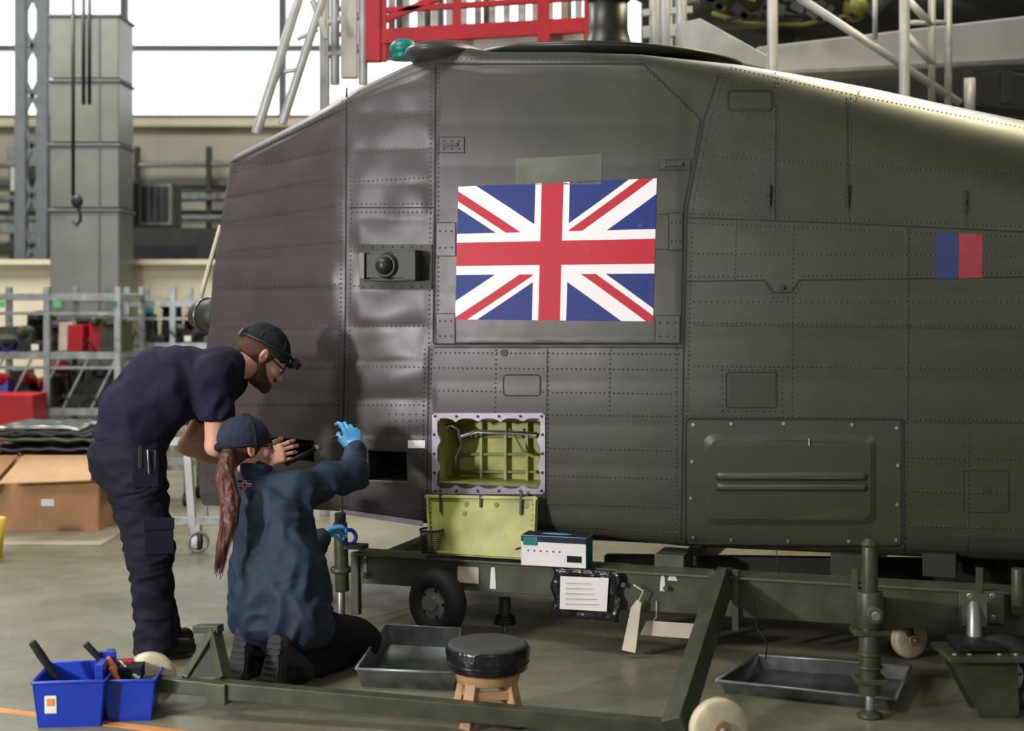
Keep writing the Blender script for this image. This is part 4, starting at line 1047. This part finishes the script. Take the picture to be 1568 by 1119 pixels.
pr=[s_cone(P(432,940,6.12),P(428,880,6.17),.190,.163,wr,1.34),(s_cone(P(428,880,6.17),chest,.152,.135,wr,1.28),.08),(s_cone(chest,P(410,766,6.3),.135,.105,wr,1.35),.05),(s_cone(sRw,sLw,.076,.076),.05),(s_cone(P(405,760,6.3),neck,.10,.062),.04),
    (s_cone(sRw,lerp(sRw,eW,.5),.080,.070),.045),(s_cone(lerp(sRw,eW,.5),eW,.070,.062),.03),(s_cone(eW,lerp(eW,wW,.9),.060,.046),.03),(s_cone(sLw,eLw,.076,.062),.04),(s_cone(eLw,lerp(eLw,wLw,.85),.062,.045),.03)]
hem=P(430,970,6.12)
lo,hi=bounds([wp,chest,sRw,sLw,eW,wW,neck,eLw,wLw],.27)
fj=folds(4.2,.036,(1.6,1.6,.8),7); fj2=folds(9,.014,(1,1,1.3),9)
base=field(pr,.04)
def Fj(p):
    d=base(p); return np.maximum(d,(p-A3(hem))@A3(Vector((-.10,.1,-1)).normalized()))
net('jacket',Fj,lo,hi,.0095,'jacket',wo,disp=lambda c:(fj(c)+fj2(c))*(1 if c.z<.8 else .5))
net('jacket_collar',field([s_cone(neck-Z*.02,neck+Vector((-.0,0,.045)),.078,.072)],.01,cuts=[(neck+Z*.05,(.1,.2,1))]),*bounds([neck],.15),.007,'jacket',wo,disp=lambda c:.3*fj2(c))
b=B('jacket_flag_patch'); pc=P(375,742,6.19)
b.box(pc,(.062,.006,.040),'flag_blue',rotz(-.2)); b.box(pc+Vector((0,-.004,0)),(.062,.003,.014),'white',rotz(-.2)); b.box(pc+Vector((0,-.004,0)),(.016,.003,.040),'white',rotz(-.2)); b.box(pc+Vector((0,-.006,0)),(.062,.003,.007),'flag_red',rotz(-.2)); b.box(pc+Vector((0,-.006,0)),(.008,.003,.040),'flag_red',rotz(-.2))
b.done(0,wo)
whc=P(378,684,6.32)
lo,hi=bounds([neck,whc],.1); net('neck',field([s_cone(neck-Z*.03,whc+Vector((-.01,-.01,-.03)),.055,.052)],.02),lo,hi,.007,'skin',wo)
Rw=headframe(Vector((.84,.52,.06)),Vector((0,0,1)))
X=make_head(wo,whc,Rw,1.05)
net('hair',field([s_ell((-.02,0,.022),(.104,.083,.088)),(s_ell((-.07,0,-.03),(.05,.05,.05)),.03)],.02,cuts=[((.045,0,0),(1,0,-.25))],subs=[(s_ell((-.008,.088,-.004),(.022,.012,.03)),.006),(s_ell((-.008,-.088,-.004),(.022,.012,.03)),.006)]),(-.15,-.1,-.1),(.08,.1,.13),.0045,'hair_brown',wo,xf=X,smooth=1)
net('cap',field([s_ell((-.014,0,.042),(.113,.090,.088)),(s_ell((-.02,0,.08),(.085,.07,.052)),.02),(s_ell((.098,0,.030),(.042,.055,.010)),.015)],.02,cuts=[((0,0,.012),(.05,0,-1))]),(-.15,-.12,-.02),(.18,.12,.15),.0042,'cap_navy',wo,xf=X,smooth=1,disp=lambda c:.002*noise.noise(c*40))
capseams(wo,X,1.05,'cap_grey')
b=B('cap_strap')
pts=[X@Vector((.005,.096*math.cos(t),.035+.102*math.sin(t))) for t in np.linspace(-.3,math.pi+.3,24)]; b.tube(pts,.008,'cap_grey')
pts=[X@Vector((-.014+.117*math.cos(t),.094*math.sin(t),.018)) for t in np.linspace(0,2*math.pi,28,endpoint=False)]; b.tube(pts,.007,'cap_grey',close=True)
b.sph(X@Vector((-.128,0,.012)),(.014,.03,.02),'cap_grey',R=Rw,seg=12)
b.done(0,wo)
tail=[P(355,692,6.24),P(347,704,6.16),P(344,730,6.10),P(352,765,6.06),P(351,800,6.0),P(341,835,5.97),P(334,865,5.97)]
rr=[.024,.032,.040,.042,.036,.026,.012]
pr=[(s_cone(tail[i],tail[i+1],rr[i],rr[i+1]),.01) for i in range(6)]
def strand(c): 
    return .006*noise.noise(Vector((c.x*60,c.y*60,c.z*4)))+.003*noise.noise(Vector((c.x*140,c.y*140,c.z*8)))
net('ponytail',field(pr,.01),*bounds(tail,.07),.005,'hair_brown',wo,disp=strand,smooth=1)
b=B('ponytail_strands'); random.seed(4)
for i in range(60):
    a=random.uniform(0,2*math.pi); pts=[];q=random.uniform(.8,1.08); e_=random.uniform(-.2,.2)
    for j,t in enumerate(tail):
        e=Vector((math.cos(a+e_*j),math.sin(a+e_*j),0)); pts.append(t+e*rr[j]*q+Vector((0,0,random.uniform(-.01,.01))))
    pts[-1]+=Vector((random.uniform(-.008,.008),0,random.uniform(-.05,.02)))
    b.tube(pts,[.0022]*6+[.001],'hair_brown',seg=5)
b.torus(P(350,698,6.2),(tail[1]-tail[0]),.028,.008,'black'); b.done(0,wo)
cuffd=(wW-eW).normalized()
Xh=hand(wo,'glove_right',lerp(eW,wW,.9),(-.25,.50,.84),(-.45,.70,-.5),1,'glove',curl=(.5,.66,.75,.8),s=1.2,spread=.03,thumbcurl=.9)
b=B('glove_cuffs'); w_=lerp(eW,wW,.9); b.torus(w_,cuffd,.036,.008,'glove'); b.torus(lerp(eLw,wLw,.93),wLw-eLw,.032,.007,'glove'); b.done(0,wo)
hand(wo,'glove_left',lerp(eLw,wLw,.92),(.6,.6,.3),(.3,-.6,-.6),-1,'glove',curl=(.8,.9,.9,.9),s=.95)
b=B('scribe_tool'); ta=Xh@Vector((.085,.052,.045)); td=Vector((-.25,.93,-.1)).normalized(); b.cyl(ta-td*.07,ta+td*.09,.006,'black'); b.cyl(ta+td*.09,ta+td*.17,.003,'steel'); b.done(0,wo)
# ================================================================= LIGHT & CAMERA
def area(name,loc,tgt,sx,sy,pw,col=(1,1,1),spread=None):
    l=bpy.data.lights.new(name,'AREA'); l.shape='RECTANGLE'; l.size=sx; l.size_y=sy; l.energy=pw; l.color=col
    if spread: l.spread=math.radians(spread)
    o=bpy.data.objects.new(name,l); o.location=loc; o.rotation_euler=(Vector(tgt)-Vector(loc)).to_track_quat('-Z','Y').to_euler(); bpy.context.scene.collection.objects.link(o); return o
area('flash_lamp',(-4.5,2.1,1.85),(-.9,7,1.3),.32,.32,270,(1,.94,.95))
area('sheen_light',(-5.6,2.4,3.7),(-.6,7,2.0),.8,.8,120,(1,.92,1))  # added light with no visible source, puts sheen on the left panels
area('fill_lamp',(1.5,-3,4.5),(0.5,6.5,1),3,2,110,(1,.98,.94))
area('hangar_lamp_1',(-3.5,5.5,7.5),(-2,8,0),3,1.5,300,(1,.97,.92))
area('hangar_lamp_2',(3.4,8.8,6.0),(1.8,7,2),2.2,.9,190,(1,.86,.50))
area('hangar_lamp_3',(-6,13,7.8),(-6,15,0),4,3,850,(1,.97,.92))
area('hangar_lamp_4',(4,13,8),(3,12,0),4,3,380,(1,.97,.92))
w=bpy.data.worlds.new('World'); bpy.context.scene.world=w; w.use_nodes=True
w.node_tree.nodes['Background'].inputs[0].default_value=(.88,.89,.87,1); w.node_tree.nodes['Background'].inputs[1].default_value=.16
cam=bpy.data.cameras.new('Camera'); co=bpy.data.objects.new('Camera',cam); bpy.context.scene.collection.objects.link(co)
co.location=(0,0,CH); co.rotation_euler=(math.radians(90),0,0); cam.sensor_width=36; cam.lens=FP/1568*36
cam.shift_y=-(559.5-450)/1568; cam.dof.use_dof=True; cam.dof.focus_distance=6.7; cam.dof.aperture_fstop=1.8; cam.clip_end=200
bpy.context.scene.camera=co
bpy.context.scene.view_settings.view_transform='Standard'
